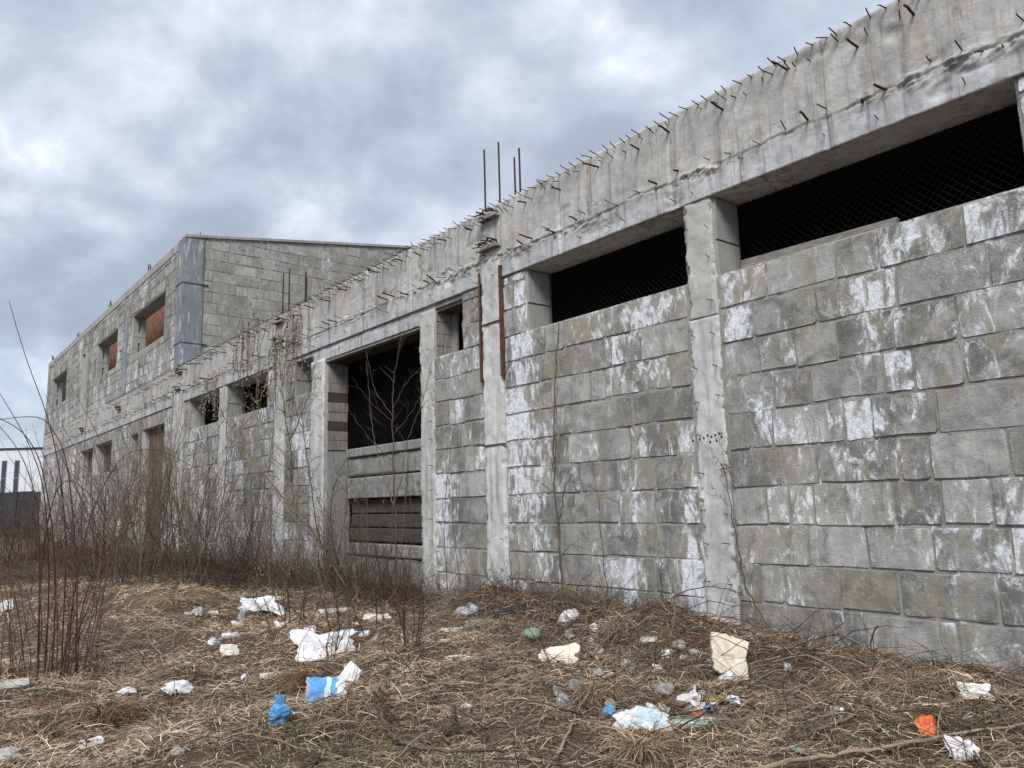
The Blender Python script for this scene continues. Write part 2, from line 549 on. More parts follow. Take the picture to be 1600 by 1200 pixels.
def mesh_np(name, V, F, tint=None, smooth=False, midx=None):
    """V (n,3), F (m,4) quads or (m,3) triangles or list of lists"""
    me = bpy.data.meshes.new(name)
    if isinstance(F, np.ndarray):
        nv, nf, kk = len(V), len(F), F.shape[1]
        me.vertices.add(nv)
        me.vertices.foreach_set('co', np.asarray(V, np.float32).ravel())
        me.loops.add(nf * kk)
        me.loops.foreach_set('vertex_index', F.astype(np.int32).ravel())
        me.polygons.add(nf)
        me.polygons.foreach_set('loop_start', np.arange(0, nf * kk, kk, dtype=np.int32))
        me.polygons.foreach_set('loop_total', np.full(nf, kk, np.int32))
        if smooth:
            me.polygons.foreach_set('use_smooth', np.ones(nf, bool))
        if midx is not None:
            me.polygons.foreach_set('material_index', np.asarray(midx, np.int32))
        me.update(calc_edges=True)
    else:
        me.from_pydata([tuple(v) for v in V], [], F)
        if smooth:
            me.polygons.foreach_set('use_smooth', np.ones(len(me.polygons), bool))
        if midx is not None:
            me.polygons.foreach_set('material_index', np.asarray(midx, np.int32))
        me.update()
    if tint is not None:
        at_ = me.attributes.new('tint', 'FLOAT_COLOR', 'POINT')
        t = np.ones((len(V), 4), np.float32)
        t[:, :3] = tint
        at_.data.foreach_set('color', t.ravel())
    return me


class Geo:
    """collects boxes and polygons"""
    def __init__(s):
        s.V, s.F = [], []

    def add(s, V, F):
        b = len(s.V)
        s.V += [tuple(v) for v in V]
        s.F += [[i + b for i in f] for f in F]
        return s

    def box(s, x0, x1, y0, y1, z0, z1, jit=0.0):
        V = [(x, y, z) for z in (z0, z1) for y in (y0, y1) for x in (x0, x1)]
        if jit:
            V = [tuple(c + random.uniform(-jit, jit) for c in v) for v in V]
        return s.add(V, [[0, 2, 3, 1], [4, 5, 7, 6], [0, 1, 5, 4], [2, 6, 7, 3], [0, 4, 6, 2], [1, 3, 7, 5]])

    def obj(s, name, mat, parent=None, **kw):
        return link(name, mesh_np(name, s.V, s.F), mat, parent, **kw)


class Tubes:
    def __init__(s):
        s.V, s.F, s.T, s.n = [], [], [], 0

    def add(s, P, r0, r1, sides=3, col=(0.1, 0.08, 0.06)):
        P = np.asarray(P, float)
        n = len(P)
        t = np.gradient(P, axis=0)
        t /= np.linalg.norm(t, axis=1)[:, None] + 1e-9
        ref = np.array([0.31, 0.83, 0.46]) if abs(t[0] @ np.array([0.31, 0.83, 0.46])) < 0.9 else np.array([0.9, -0.3, 0.3])
        a = np.cross(t, ref)
        a /= np.linalg.norm(a, axis=1)[:, None] + 1e-9
        b = np.cross(t, a)
        ang = np.arange(sides) * 2 * math.pi / sides
        r = np.linspace(r0, r1, n)
        ring = P[:, None, :] + r[:, None, None] * (np.cos(ang)[None, :, None] * a[:, None, :] + np.sin(ang)[None, :, None] * b[:, None, :])
        s.V.append(ring.reshape(-1, 3))
        i = np.arange(n - 1)[:, None] * sides
        j = np.arange(sides)[None, :]
        j2 = (j + 1) % sides
        q = np.stack([i + j, i + j2, i + sides + j2, i + sides + j], -1).reshape(-1, 4) + s.n
        s.F.append(q)
        s.T.append(np.tile(np.asarray(col, float), (n * sides, 1)))
        s.n += n * sides

    def obj(s, name, mat, parent=None, smooth=True, **kw):
        me = mesh_np(name, np.concatenate(s.V), np.concatenate(s.F), np.concatenate(s.T), smooth)
        return link(name, me, mat, parent, **kw)


def bend_path(p, d, L, n, wob, grav=0.0):
    """polyline from p along d, with wobble and droop (grav > 0 bends down)"""
    d = np.asarray(d, float)
    d = d / (np.linalg.norm(d) + 1e-9)
    P = [np.asarray(p, float)]
    for i in range(n):
        d = d + RS.normal(0, wob, 3) + np.array([0, 0, -grav])
        d = d / (np.linalg.norm(d) + 1e-9)
        P.append(P[-1] + d * (L / n))
    return np.array(P)


# ------------------------------------------------------------------ ground
def axis(lo, hi, step, far_lo, far_hi):
    c = list(np.arange(lo, hi + 1e-6, step))
    s, x = step, lo
    L = []
    while x > far_lo:
        s *= 1.35
        x -= s
        L.append(x)
    s, x = step, c[-1]
    Rr = []
    while x < far_hi:
        s *= 1.35
        x += s
        Rr.append(x)
    return np.array(L[::-1] + c + Rr)


gx = axis(-19, 2.5, 0.07, -900, 700)
gy = axis(-8.5, 0.35, 0.07, -700, 900)
X, Y = np.meshgrid(gx, gy)
Z = gh(X, Y) + 0.02 * fbm(X / 0.16, Y / 0.16, 2, 31) * (np.hypot(X, Y + 5) < 25)
nx, ny = len(gx), len(gy)
idx = np.arange(nx * ny).reshape(ny, nx)
F = np.stack([idx[:-1, :-1], idx[:-1, 1:], idx[1:, 1:], idx[1:, :-1]], -1).reshape(-1, 4)
g = link('ground', mesh_np('ground', np.stack([X.ravel(), Y.ravel(), Z.ravel()], 1), F, None, True), M['ground'])
g['kind'] = 'structure'


# ------------------------------------------------------------------ masonry helpers
def lines(lo, hi, cuts, near_x=None, fine=0.03, coarse=0.12, lim=-13):
    ks = sorted(set([round(c, 4) for c in cuts if lo - 1e-6 <= c <= hi + 1e-6] + [round(lo, 4), round(hi, 4)]))
    out = []
    for a, b in zip(ks[:-1], ks[1:]):
        st = fine if (near_x is None or b > lim) else coarse
        n = max(1, int(round((b - a) / st)))
        out += list(np.linspace(a, b, n + 1)[:-1])
    return np.array(out + [ks[-1]])


def sheet(name, xs, zs, solid, yfun, depth, mat, parent, mapper=None, matfun=None):
    """masonry face on the grid xs, zs, with openings left out and reveals running back to y = depth"""
    Xg, Zg = np.meshgrid(xs, zs)
    Yg = yfun(Xg, Zg)
    nX, nZ = len(xs), len(zs)
    cx, cz = 0.5 * (xs[1:] + xs[:-1]), 0.5 * (zs[1:] + zs[:-1])
    CX, CZ = np.meshgrid(cx, cz)
    m = solid(CX, CZ)
    idx = np.arange(nX * nZ).reshape(nZ, nX)
    q = np.stack([idx[:-1, :-1], idx[:-1, 1:], idx[1:, 1:], idx[1:, :-1]], -1)
    faces = [q[m]]
    mi = [np.zeros(len(faces[0]), int) if matfun is None else matfun(CX, CZ)[m]]
    V = np.stack([Xg.ravel(), Yg.ravel(), Zg.ravel()], 1)
    B = V.copy()
    B[:, 1] = depth
    nv = len(V)
    mp = np.pad(m, 1)
    c = mp[1:-1, 1:-1]
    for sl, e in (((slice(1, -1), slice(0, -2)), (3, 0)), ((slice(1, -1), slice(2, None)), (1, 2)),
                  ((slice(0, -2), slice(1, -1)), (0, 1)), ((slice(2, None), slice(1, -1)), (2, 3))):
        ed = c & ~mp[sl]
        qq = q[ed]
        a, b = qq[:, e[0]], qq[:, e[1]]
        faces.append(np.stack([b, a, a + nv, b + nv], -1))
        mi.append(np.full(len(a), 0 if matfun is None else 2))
    F = np.concatenate(faces)
    V = np.concatenate([V, B])
    used = np.zeros(len(V), bool)
    used[F.ravel()] = True
    re = np.cumsum(used) - 1
    F = re[F]
    V = V[used]
    if mapper:
        V = mapper(V)
    me = mesh_np(name, V, F, None, False, np.concatenate(mi))
    return link(name, me, mat, parent)


def make_block(x0, x1, z0, z1, proud, gapj=0.012, rough=1.0):
    """one worn masonry block with an uneven rounded outline; front at y = -proud"""
    x0 += gapj; x1 -= gapj; z0 += gapj; z1 -= gapj
    wd, hg = x1 - x0, z1 - z0
    pts = []
    for cx, cz, a0 in ((x1, z0, -90), (x1, z1, 0), (x0, z1, 90), (x0, z0, 180)):
        r = min(wd, hg) * random.choice((0.02, 0.035, 0.05, 0.09)) * rough
        sx = -1 if cx == x1 else 1
        sz = -1 if cz == z1 else 1
        for t in (0, 45, 90):
            a = rad(a0 + t)
            pts.append((cx + sx * r + r * math.cos(a), cz + sz * r + r * math.sin(a)))
        nxt = {-90: (x1, z1), 0: (x0, z1), 90: (x0, z0), 180: (x1, z0)}[a0]
        mx, mz = 0.5 * (cx + nxt[0]), 0.5 * (cz + nxt[1])
        pts.append((mx + random.uniform(-.2, .2) * (wd if cz == nxt[1] else 0), mz + random.uniform(-.2, .2) * (hg if cx == nxt[0] else 0)))
    j = 0.007 * rough
    pts = [(min(max(p[0] + random.uniform(-j, j), x0 - .006), x1 + .006), min(max(p[1] + random.uniform(-j, j), z0 - .006), z1 + .006)) for p in pts]
    n = len(pts)
    cx, cz = 0.5 * (x0 + x1), 0.5 * (z0 + z1)
    V = [(p[0], 0.03, p[1]) for p in pts]
    tx, tz = random.uniform(-.014, .014), random.uniform(-.025, .025)
    for p in pts:
        dx, dz = cx - p[0], cz - p[1]
        ins = 0.009
        L = math.hypot(dx, dz) + 1e-6
        qx, qz = p[0] + math.copysign(min(ins, abs(dx)), dx), p[1] + math.copysign(min(ins, abs(dz)), dz)
        V.append((qx, -proud + tx * (qx - cx) + tz * (qz - cz) + random.uniform(-.0025, .0025), qz))
    F = [[i, (i + 1) % n, n + (i + 1) % n, n + i] for i in range(n)]
    F.append([n + i for i in range(n)])
    return V, F


def block_run(xa, xb, z0, z1, sizes, wts):
    xs = [xa]
    x = xa
    while True:
        L = random.choices(sizes, wts)[0] * random.uniform(0.92, 1.08)
        if x + L > xb - 0.16:
            break
        x += L
        xs.append(x)
    xs.append(xb)
    if len(xs) > 2 and xs[-1] - xs[-2] > 1.0:
        xs.insert(-1, 0.5 * (xs[-1] + xs[-2]))
    return list(zip(xs[:-1], xs[1:]))


def place_blocks(rects, parent, mat, mapper, limit, course=0.4, zbase=0.0, sizes=(0.80, 0.58, 0.42, 0.27), wts=(4, 3, 3, 4), white=lambda x, z: random.random(), proud=(0.006, 0.017), rough=1.0, key=None):
    """fill rectangles with courses; the nearest `limit` blocks are parts, the rest one joined part"""
    allb = []
    for xa, xb, za, zb in rects:
        k0 = int(round((za - zbase) / course))
        z = za
        while z < zb - 0.08:
            zt = min(zb, z + course)
            if zb - zt < 0.1:
                zt = zb
            for a, b in block_run(xa, xb, z, zt, sizes, wts):
                wig = 0.022
                V, Fc = make_block(a, b, z + random.uniform(-wig, wig) * .5, zt + random.uniform(-wig, wig) * .5, random.uniform(*proud), random.uniform(.003, .012), rough)
                V = mapper(np.array(V))
                t = (random.random(), min(1.0, white(0.5 * (a + b), 0.5 * (z + zt)) * (1.7 if b - a < .36 else .85)), random.random())
                d = np.linalg.norm(V.mean(0) - CAM_LOC)
                allb.append((d, V, Fc, t))
            z = zt
    allb.sort(key=lambda q: q[0])
    for d, V, Fc, t in allb[:limit]:
        c = V.mean(0)
        o = link('block', mesh_np('block', V - c, Fc, t), mat, parent, loc=tuple(c - np.array(WORLD(parent))))
    rest = allb[limit:]
    if rest:
        gV, gF, gT, n = [], [], [], 0
        for d, V, Fc, t in rest:
            gV.append(V)
            gF += [[i + n for i in f] for f in Fc]
            gT.append(np.tile(np.array(t), (len(V), 1)))
            n += len(V)
        o = link('far_blocks', mesh_np('far_blocks', np.concatenate(gV), gF, np.concatenate(gT)), mat, parent)
        o['kind'] = 'stuff'
    return len(allb)


def WORLD(o):
    v = Vector((0, 0, 0))
    while o is not None:
        v += Vector(o.location)
        o = o.parent
    return v


ident = lambda V: V

# ------------------------------------------------------------------ the long low hall
HX0, HX1 = -25.97, 3.2
ZB, ZL, ZT = 5.30, 4.95, 6.15
hall = empty('factory_hall', 'long low unfinished hall of grey concrete blocks with rebar stubs bristling from its top beam', 'building', (-10, 0, 0))
OPEN = [(-5.08, -1.97, 4.0, 4.95), (-1.48, 1.9, 4.0, 4.95), (-8.44, -5.49, 4.0, 4.95), (-10.90, -10.08, 4.0, 4.86),
        (-15.20, -11.37, 0.0, 4.66), (-16.75, -15.83, 4.06, 4.85), (-21.37, -18.45, 4.0, 4.92), (-24.85, -22.0, 4.0, 4.92)]


def hall_solid(cx, cz):
    m = np.ones_like(cx, bool)
    for a, b, c, d in OPEN:
        m &= ~((cx > a) & (cx < b) & (cz > c) & (cz < d))
    return m


def hall_y(x, z):
    y = 0.003 + 0.012 * fbm(x / 0.09, z / 0.07, 3, 5) - 0.045 * np.clip(fbm(x / 0.38, z / 0.22, 3, 6) - 0.24, 0, .5)
    return y


xs = lines(HX0, HX1, [v for o in OPEN for v in o[:2]] + [-13], 1, 0.032, 0.11)
zs = lines(0 - .0, ZL, [v for o in OPEN for v in o[2:]], None, 0.033)
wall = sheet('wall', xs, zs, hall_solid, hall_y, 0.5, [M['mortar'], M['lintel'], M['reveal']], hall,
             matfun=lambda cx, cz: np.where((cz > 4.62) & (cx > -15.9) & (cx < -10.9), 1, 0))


def white_hall(x, z):
    return random.random() ** 1.4


PANELS = [(-5.06, HX1, 0, 4.0), (-1.95, -1.50, 4.0, 4.95), (-9.0, -5.52, 0, 4.0), (-9.0, -8.46, 4.0, 4.95),
          (-10.94, -9.5, 0, 4.0), (-10.06, -9.5, 4.0, 4.95),
          (-17.3, -15.92, 0, 4.0), (-17.3, -16.78, 4.0, 4.95), (-21.4, -17.9, 0, 4.0), (-18.43, -17.9, 4.0, 4.9),
          (-25.3, -22.03, 0, 4.0)]
nb = place_blocks(PANELS, wall, M['block'], ident, 285, white=white_hall)


def shell_box(name, x0, x1, z0, z1, yf, depth, mat, parent, amp=0.012, step=0.03, seed=0, chip=0.0):
    """concrete member with an uneven face and ragged arrises"""
    st = step if x1 > -13 else step * 2.2
    xs_ = np.linspace(x0, x1, max(2, int((x1 - x0) / st)) + 1)
    zs_ = np.linspace(z0, z1, max(2, int((z1 - z0) / st)) + 1)

    def yf_(x, z):
        y = yf + amp * fbm(x / 0.12, z / 0.15, 3, 40 + seed) + amp * fbm(x / 0.6, z / 1.1, 2, 41 + seed)
        if chip:
            e = np.minimum(x - x0, x1 - x)
            ch = np.clip(fbm(x / 0.14, z / 0.12, 3, 50 + seed) * 2 + 0.25, 0, 1)
            y = y + chip * .7 * np.minimum(1, ch * 1.5) * (e < .012 + .06 * np.clip(fbm(x * 0 + z / .16, z / .16, 3, 57 + seed) + .05, 0, 1))
        return y
    return sheet(name, xs_, zs_, lambda a, b: np.ones_like(a, bool), yf_, depth, mat, parent)


# pillars and pilasters standing slightly proud of the masonry
for a, b, z0, z1, yf, mt in ((-5.48, -5.09, 3.55, 4.95, -0.022, 'pillar'), (-5.50, -5.09, 0, 3.545, -0.018, 'pilaster'), (-9.49, -9.01, 0, 5.42, -0.055, 'pilaster'),
                             (-11.36, -10.93, 0, 4.86, -0.022, 'pillar'), (-15.90, -15.22, 0, 4.7, -0.022, 'pilaster'),
                             (-17.88, -17.32, 0, 5.42, -0.06, 'pilaster'), (-22.0, -21.40, 0, 4.95, -0.02, 'pilaster'),
                             (-26.35, -25.32, 0, 5.42, -0.06, 'pillar')):
    shell_box('pillar' if mt == 'pillar' else 'pilaster', a, b, z0, z1, yf, 0.3, M[mt], hall, 0.016, 0.025, int(-a * 7), 0.06)


def beam_y(x, z):
    y = np.where(z > ZB, -0.046, -0.035) + 0.010 * fbm(x / 0.35, z / 0.22, 3, 12) + 0.006 * fbm(x / .07, z / .07, 2, 14)
    zc = ZB + 0.06 * fbm(x / 0.7, x * 0, 3, 15)
    lip = sstep(zc - 0.15, zc - 0.01, z) * sstep(zc + 0.10, zc + 0.02, z)
    chunk = np.clip(fbm(x / 0.075, (z - .25 * x) / 0.035, 4, 13) * 1.5 - 0.02 + 1.1 * fbm(x / 0.5, z * 0, 3, 18), 0, .9)
    y = y - lip * (0.004 + 0.042 * chunk)
    y = y + 0.012 * (np.abs(z - zc + 0.03 * fbm(x / .2, z * 0, 2, 16)) < 0.014) * (fbm(x / .4, x * 0 + 2, 2, 17) > -.15)
    drip = np.clip(vnoise(x / 0.06, z / 0.9, 19) - 0.22, 0, 1) * ((z < ZB) & (z > ZB - 0.3))
    y = y - 0.06 * drip
    spall = np.clip(fbm(x / 0.5, z / 0.30, 4, 21) - 0.34, 0, 1)
    y = y + 0.12 * spall + 0.02 * np.clip(fbm(x / .05, z / .05, 2, 23) - .35, 0, 1)
    # formwork joints every two metres
    y = y + 0.018 * (np.abs(((x + 0.62) % 2.0) - 1.0) < 0.018)
    return y


def beam(x0, x1, parent, lim=-13):
    xs_ = lines(x0, x1, [-13, -20], 1, 0.016, 0.06, lim)
    zs_ = np.concatenate([np.linspace(ZL, 5.12, 8)[:-1], np.linspace(5.12, 5.5, 30)[:-1], np.linspace(5.5, ZT, 24)])
    top = lambda x, z: beam_y(x, z)
    return sheet('beam', xs_, zs_, lambda a, b: np.ones_like(a, bool), top, 0.5, [M['beam'], M['lintel'], M['beam']], parent,
                 matfun=lambda cx, cz: np.where(cz + 0.06 * fbm(cx / .4, cz / .3, 2, 77) < 5.22, 1, 0))


hbeam = beam(HX0, HX1, hall)

# interior: floor, back wall, end walls, roof slab
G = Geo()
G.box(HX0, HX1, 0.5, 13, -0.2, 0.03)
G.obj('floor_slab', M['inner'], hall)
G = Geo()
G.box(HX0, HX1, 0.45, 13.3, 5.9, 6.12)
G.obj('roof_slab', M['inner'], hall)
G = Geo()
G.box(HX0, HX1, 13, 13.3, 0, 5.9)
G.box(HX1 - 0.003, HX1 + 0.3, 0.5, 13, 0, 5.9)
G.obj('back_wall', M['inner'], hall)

# footing below the wall
G = Geo()
xx = HX0
while xx < HX1 - 0.1:
    nx_ = min(HX1, xx + random.uniform(2.5, 4))
    G.box(xx, nx_ - 0.02, -0.07, 0.2, -0.4, -0.035, 0.008)
    xx = nx_
G.obj('footing', M['reveal'], hall)

# ---- stubs of reinforcing bar
def stub_mesh(L, r, sides=6):
    t = Tubes()
    k = random.random()
    P = [(0, 0.06, 0), (0, -0.3 * L, 0.0), (random.uniform(-.02, .02) * L, -0.7 * L, random.uniform(-.01, .03) * L), (random.uniform(-.06, .06) * L, -L, random.uniform(-.03, .07) * L)]
    t.add(P, r, r * 0.92, sides)
    V = np.concatenate(t.V)
    nV = len(V)
    me = mesh_np('rebar', V, [list(f) for f in np.concatenate(t.F)] + [[nV - sides + q for q in range(sides)]])
    me.materials.append(M['steel'])
    return me


SM = {'thin': [stub_mesh(0.115, 0.0068) for _ in range(8)], 'thick': [stub_mesh(0.16, 0.0135) for _ in range(4)], 'short': [stub_mesh(0.07, 0.0055) for _ in range(6)]}
stubs = []
x = 1.2
while x > -25.9:
    stubs.append((x + random.uniform(-.03, .03), 6.115 + random.uniform(-.02, .01), 'thin'))
    if random.random() < 0.75:
        stubs.append((x + random.uniform(-.07, .07), random.uniform(5.93, 6.05), random.choice(('thin', 'thin', 'short'))))
    x -= 0.148
x = 1.0
while x > -25.9:
    stubs.append((x + random.uniform(-.15, .15), random.uniform(5.86, 6.0), 'thick'))
    x -= 0.72
x = 1.1
while x > -25.9:
    stubs.append((x + random.uniform(-.1, .1), ZB + random.uniform(-.02, .12), random.choice(('thin', 'thick', 'short', 'thin'))))
    if random.random() < 0.45:
        stubs.append((x + random.uniform(-.2, .2), random.uniform(5.0, 5.25), 'short'))
    x -= 0.29
for px0, px1, zmax in ((-5.46, -5.12, 4.9), (-9.45, -9.05, 1.2), (-11.33, -10.97, 4.8), (-15.8, -15.3, 4.6), (-17.8, -17.4, 4.9)):
    z = 0.55
    while z < zmax:
        stubs.append((px0 + .03, z + random.uniform(-.05, .05), 'short'))
        stubs.append((px1 - .03, z + random.uniform(-.05, .05), 'short'))
        z += random.uniform(.36, .46)
stubs.sort(key=lambda s: -s[0])
far_stub = Tubes()
for i, (x, z, kd) in enumerate(stubs):
    y = -0.075 if z > ZB else (-0.04 if z > ZL else -0.03)
    if i < 280:
        o = link('rebar', random.choice(SM[kd]), None, hbeam, loc=(x - (-10) - hbeam.location[0] - 0, 0, 0))
        o.location = Vector((x, y, z)) - Vector(WORLD(hbeam))
        o.rotation_euler = (random.gauss(-.05, .16), random.uniform(-.4, .4), random.gauss(0, .16))
        s_ = random.uniform(0.5, 1.35)
        o.scale = (1, s_, 1)
    else:
        L = {'thin': .13, 'thick': .19, 'short': .07}[kd] * random.uniform(.8, 1.2)
        r = {'thin': .0075, 'thick': .0135, 'short': .006}[kd]
        far_stub.add([(x, y + .05, z), (x + random.uniform(-.02, .02), y - L * .5, z + .01), (x + random.uniform(-.05, .05), y - L, z + random.uniform(-.02, .05))], r, r, 4)
o = far_stub.obj('far_rebar', M['steel'], hbeam)
o['kind'] = 'stuff'


def bundle(x0, x1, z, n, parent):
    t = Tubes()
    for i in range(n):
        x = random.uniform(x0, x1)
        zz_ = z + random.uniform(-.05, .05)
        L = random.uniform(.06, .17)
        t.add([(x, 0.0, zz_), (x + random.uniform(-.04, .04), -0.07 - L * .5, zz_ + random.uniform(-.02, .02)), (x + random.uniform(-.12, .12), -0.07 - L, zz_ + random.uniform(-.05, .03))], .012, .011, 5)
    t.obj('rebar_bundle', M['steel'], parent)
    gg = Geo()
    gg.box(x0 - .03, x1 + .03, -0.15, -0.04, z - 0.10, z - 0.05, .012)
    gg.obj('ledge', M['reveal'], parent)


bundle(-9.45, -9.0, 5.56, 13, hall)
bundle(-9.4, -9.0, 6.05, 8, hall)
bundle(-17.8, -17.4, 5.56, 10, hall)
bundle(-17.8, -17.4, 6.05, 7, hall)
bundle(-26.1, -25.6, 5.5, 9, hall)

# starter bars above the pilasters
for grp in (((-9.42, .02, 7.24), (-9.04, .02, 7.22), (-8.93, .25, 6.98), (-8.58, .06, 6.95)),
            ((-17.64, .02, 7.22), (-17.27, .02, 7.26), (-16.80, .25, 6.96), (-16.42, .06, 6.96))):
    for x, y, z in grp:
        t = Tubes()
        t.add([(x, y, 5.9), (x + .003, y, 6.5), (x - .012, y + .01, z)], *((0.0155, 0.0155) if x > -12 else (0.021, 0.021)), 6)
        t.obj('starter_bar', M['steel'], hall)

# rusty angle irons on the middle pilaster
for x0, x1 in ((-9.535, -9.488), (-9.012, -8.965)):
    G = Geo()
    G.box(x0, x1, -0.075, -0.068, 3.38 + (0 if x0 < -9.2 else .02), 5.14)
    xw = x0 if x0 < -9.2 else x1
    G.box(xw - .004, xw + .004, -0.066, 0.02, 3.38, 5.14)
    G.obj('angle_iron', M['rust'], hall)
# formwork joints on the pilaster
for z in (4.28, 2.38):
    G = Geo()
    G.box(-9.53, -8.97, -0.071, -0.03, z - .012, z + .004, .003)
    G.obj('tie_wire', M['rust'], hall)


# ---- wire mesh behind the openings
def wire_mesh(x0, x1, z0, z1, y, parent, cell=0.085, r=0.0015):
    t = Tubes()
    W, H = x1 - x0, z1 - z0
    for sgn in (1, -1):
        c = -H
        while c < W:
            if sgn > 0:
                a = (max(c, 0), max(-c, 0) if c < 0 else 0)
                L = min(W - a[0], H - a[1])
                b = (a[0] + L, a[1] + L)
            else:
                a = (max(c, 0), H - (max(-c, 0) if c < 0 else 0))
                L = min(W - a[0], a[1])
                b = (a[0] + L, a[1] - L)
            if L > 0.02:
                mid = (0.5 * (a[0] + b[0]), 0.5 * (a[1] + b[1]))
                t.add([(x0 + a[0], y + sgn * .002, z0 + a[1]), (x0 + mid[0], y + sgn * .002 + random.uniform(-.015, .015), z0 + mid[1]), (x0 + b[0], y + sgn * .002, z0 + b[1])], r, r, 3)
            c += cell
    t.obj('wire_mesh', M['wire'], parent)


for a, b, c_, d in ((-5.08, -1.97, 4.0, 4.95), (-1.48, 1.9, 4.0, 4.95), (-8.44, -5.49, 4.0, 4.95), (-21.37, -18.45, 4.0, 4.92)):
    wire_mesh(a, b, c_, d, 0.47, hall)
wire_mesh(-15.2, -11.37, 2.6, 4.66, 0.56, hall, 0.1, 0.0022)

# sill slabs, boards in the reveals
G = Geo()
for i in range(9):
    z0 = 2.72 + i * 0.205
    yy0 = 0.06
    G = Geo()
    G.box(-15.198, -15.16 + random.uniform(-.008, .008), yy0, 0.52, z0, z0 + 0.197, .004)
    G.obj('board', M['wood_v'] if i not in (5, 2) else M['wood_dark'], hall)
G = Geo()
G.box(-15.198, -15.14, 0.04, 0.56, 0, 2.68, .006)
G.obj('jamb_panel', M['reveal'], hall)
for i in range(4):
    G = Geo()
    G.box(-15.2, -11.37, 0.012 + i * .125, 0.125 + i * .125, 4.60 + random.uniform(-.012, .012), 4.645, .006)
    G.obj('board', M['wood_dark'] if i else M['wood'], hall)
# door infill of precast slabs and planks
for z0, z1, y, mt in ((0.0, 0.50, .50, 'slab'), (0.52, 0.76, .47, 'slab'), (0.80, 1.06, .55, 'wood_dark'), (1.08, 1.34, .60, 'wood_dark'), (1.36, 1.64, .59, 'wood_dark'),
                      (1.67, 2.10, .47, 'slab')):
    shell_box('infill_slab', -15.1, -11.42, z0, z1, y, .75, M[mt], hall, 0.03 if z0 > 1.6 else 0.014, 0.03, int(z0 * 50))
shell_box('infill_slab', -15.1, -13.15, 2.13, 2.52, .50, .75, M['slab'], hall, 0.02, 0.03, 91)
shell_box('infill_slab', -13.10, -11.42, 2.13, 2.52, .49, .75, M['slab'], hall, 0.02, 0.03, 92)
shell_box('infill_slab', -15.1, -11.42, 2.54, 2.72, .455, .75, M['slab'], hall, 0.016, 0.03, 93)
# boards inside the small window
for i in range(4):
    G = Geo()
    G.box(-10.897, -10.87, 0.02, 0.5, 4.0 + i * .215, 4.0 + i * .215 + .205, .004)
    G.obj('board', M['wood_v'], hall)
G = Geo()
G.box(-10.98 + .05, -10.72, 0.33, 0.37, 4.0, 4.86, .004)
G.obj('board', M['wood_v'], hall)
G = Geo()
G.box(-10.895, -10.085, 0.02, 0.5, 4.80, 4.845, .006)
G.obj('board', M['wood_dark'], hall)
# concrete blocks on the left reveals of the wide windows
for xo, zt in ((-8.44, 4.95), (-5.08, 4.95), (-21.37, 4.92), (-16.75, 4.85)):
    for zz0, zz1 in ((4.0, 4.42), (4.43, zt - .01)):
        shell = Geo()
        shell.box(xo + .002, xo + .028 + random.uniform(0, .008), 0.015, 0.43, zz0 + .008, zz1 - .008, .005)
        shell.obj('reveal_block', M['reveal'], hall)
# plank on the sill
o = Geo()
o.box(-0.9, 0.9, -0.025, 0.025, -0.09, 0.09, .006)
pl = o.obj('plank', M['wood'], loc=(-4.10, 0.38, 4.115), rot=(rad(-12), rad(1.0), 0))
tag(pl, 'long grey plank lying on the sill of the widest window opening, top right', 'plank')

# ------------------------------------------------------------------ two storey end block
TX0, TX1, TZ = -53.2, -25.97, 10.58
tall = empty('two_storey_block', 'taller grey block building with square upper window holes at the far left', 'building', (-40, 0, 0))
TOPEN = [(-32.72, -28.1, 7.62, 9.27), (-39.25, -35.2, 7.62, 9.27), (-42.7, -41.85, 6.35, 9.35), (-51.4, -46.9, 7.6, 9.3),
         (-30.3, -27.5, 0.0, 4.48), (-32.05, -31.0, 0.0, 4.42), (-38.35, -35.25, 3.22, 4.5), (-41.8, -38.95, 3.38, 4.47), (-45.4, -44.5, 3.35, 3.8)]


def tall_solid(cx, cz):
    m = np.ones_like(cx, bool)
    for a, b, c, d in TOPEN:
        m &= ~((cx > a) & (cx < b) & (cz > c) & (cz < d))
    return m


xs = lines(TX0, TX1, [v for o in TOPEN for v in o[:2]], None, 0.14)
zs = lines(0, TZ - .25, [v for o in TOPEN for v in o[2:]], None, 0.07)
fw = sheet('front_wall', xs, zs, tall_solid, lambda x, z: -0.004 + 0.014 * fbm(x / .3, z / .12, 2, 61), 0.5, [M['mortar'], M['mortar'], M['upper']], tall,
           matfun=lambda a, b: np.zeros_like(a, int))
P2 = [(-28.0, -26.62, 6.15, 9.3), (-32.7, -28.1, 6.15, 7.6), (-35.15, -33.95, 6.15, 9.3), (-33.3, -32.74, 6.15, 9.3), (-39.25, -35.2, 6.15, 7.6), (-41.2, -39.27, 6.15, 9.3),
      (-46.88, -42.75, 6.15, 9.3), (-51.4, -46.9, 6.15, 7.6), (-52.9, -51.42, 6.15, 9.3), (-52.9, -26.62, 9.32, 10.3),
      (-27.45, -26.4, 0, 4.9), (-30.95, -30.35, 0, 4.9), (-35.2, -32.1, 0, 4.9), (-38.35, -35.25, 0, 3.2), (-38.93, -38.37, 0, 4.9), (-41.8, -38.95, 0, 3.36), (-52.9, -45.42, 0, 4.9), (-44.48, -41.82, 0, 4.9)]
place_blocks(P2, fw, M['block'], ident, 120, 0.4, 0, (0.84, 0.6, 0.4), (5, 2, 3), white=lambda x, z: 0.1 + 0.75 * random.random() if z < 7.4 else 0.35 * random.random(), proud=(0.006, 0.02))
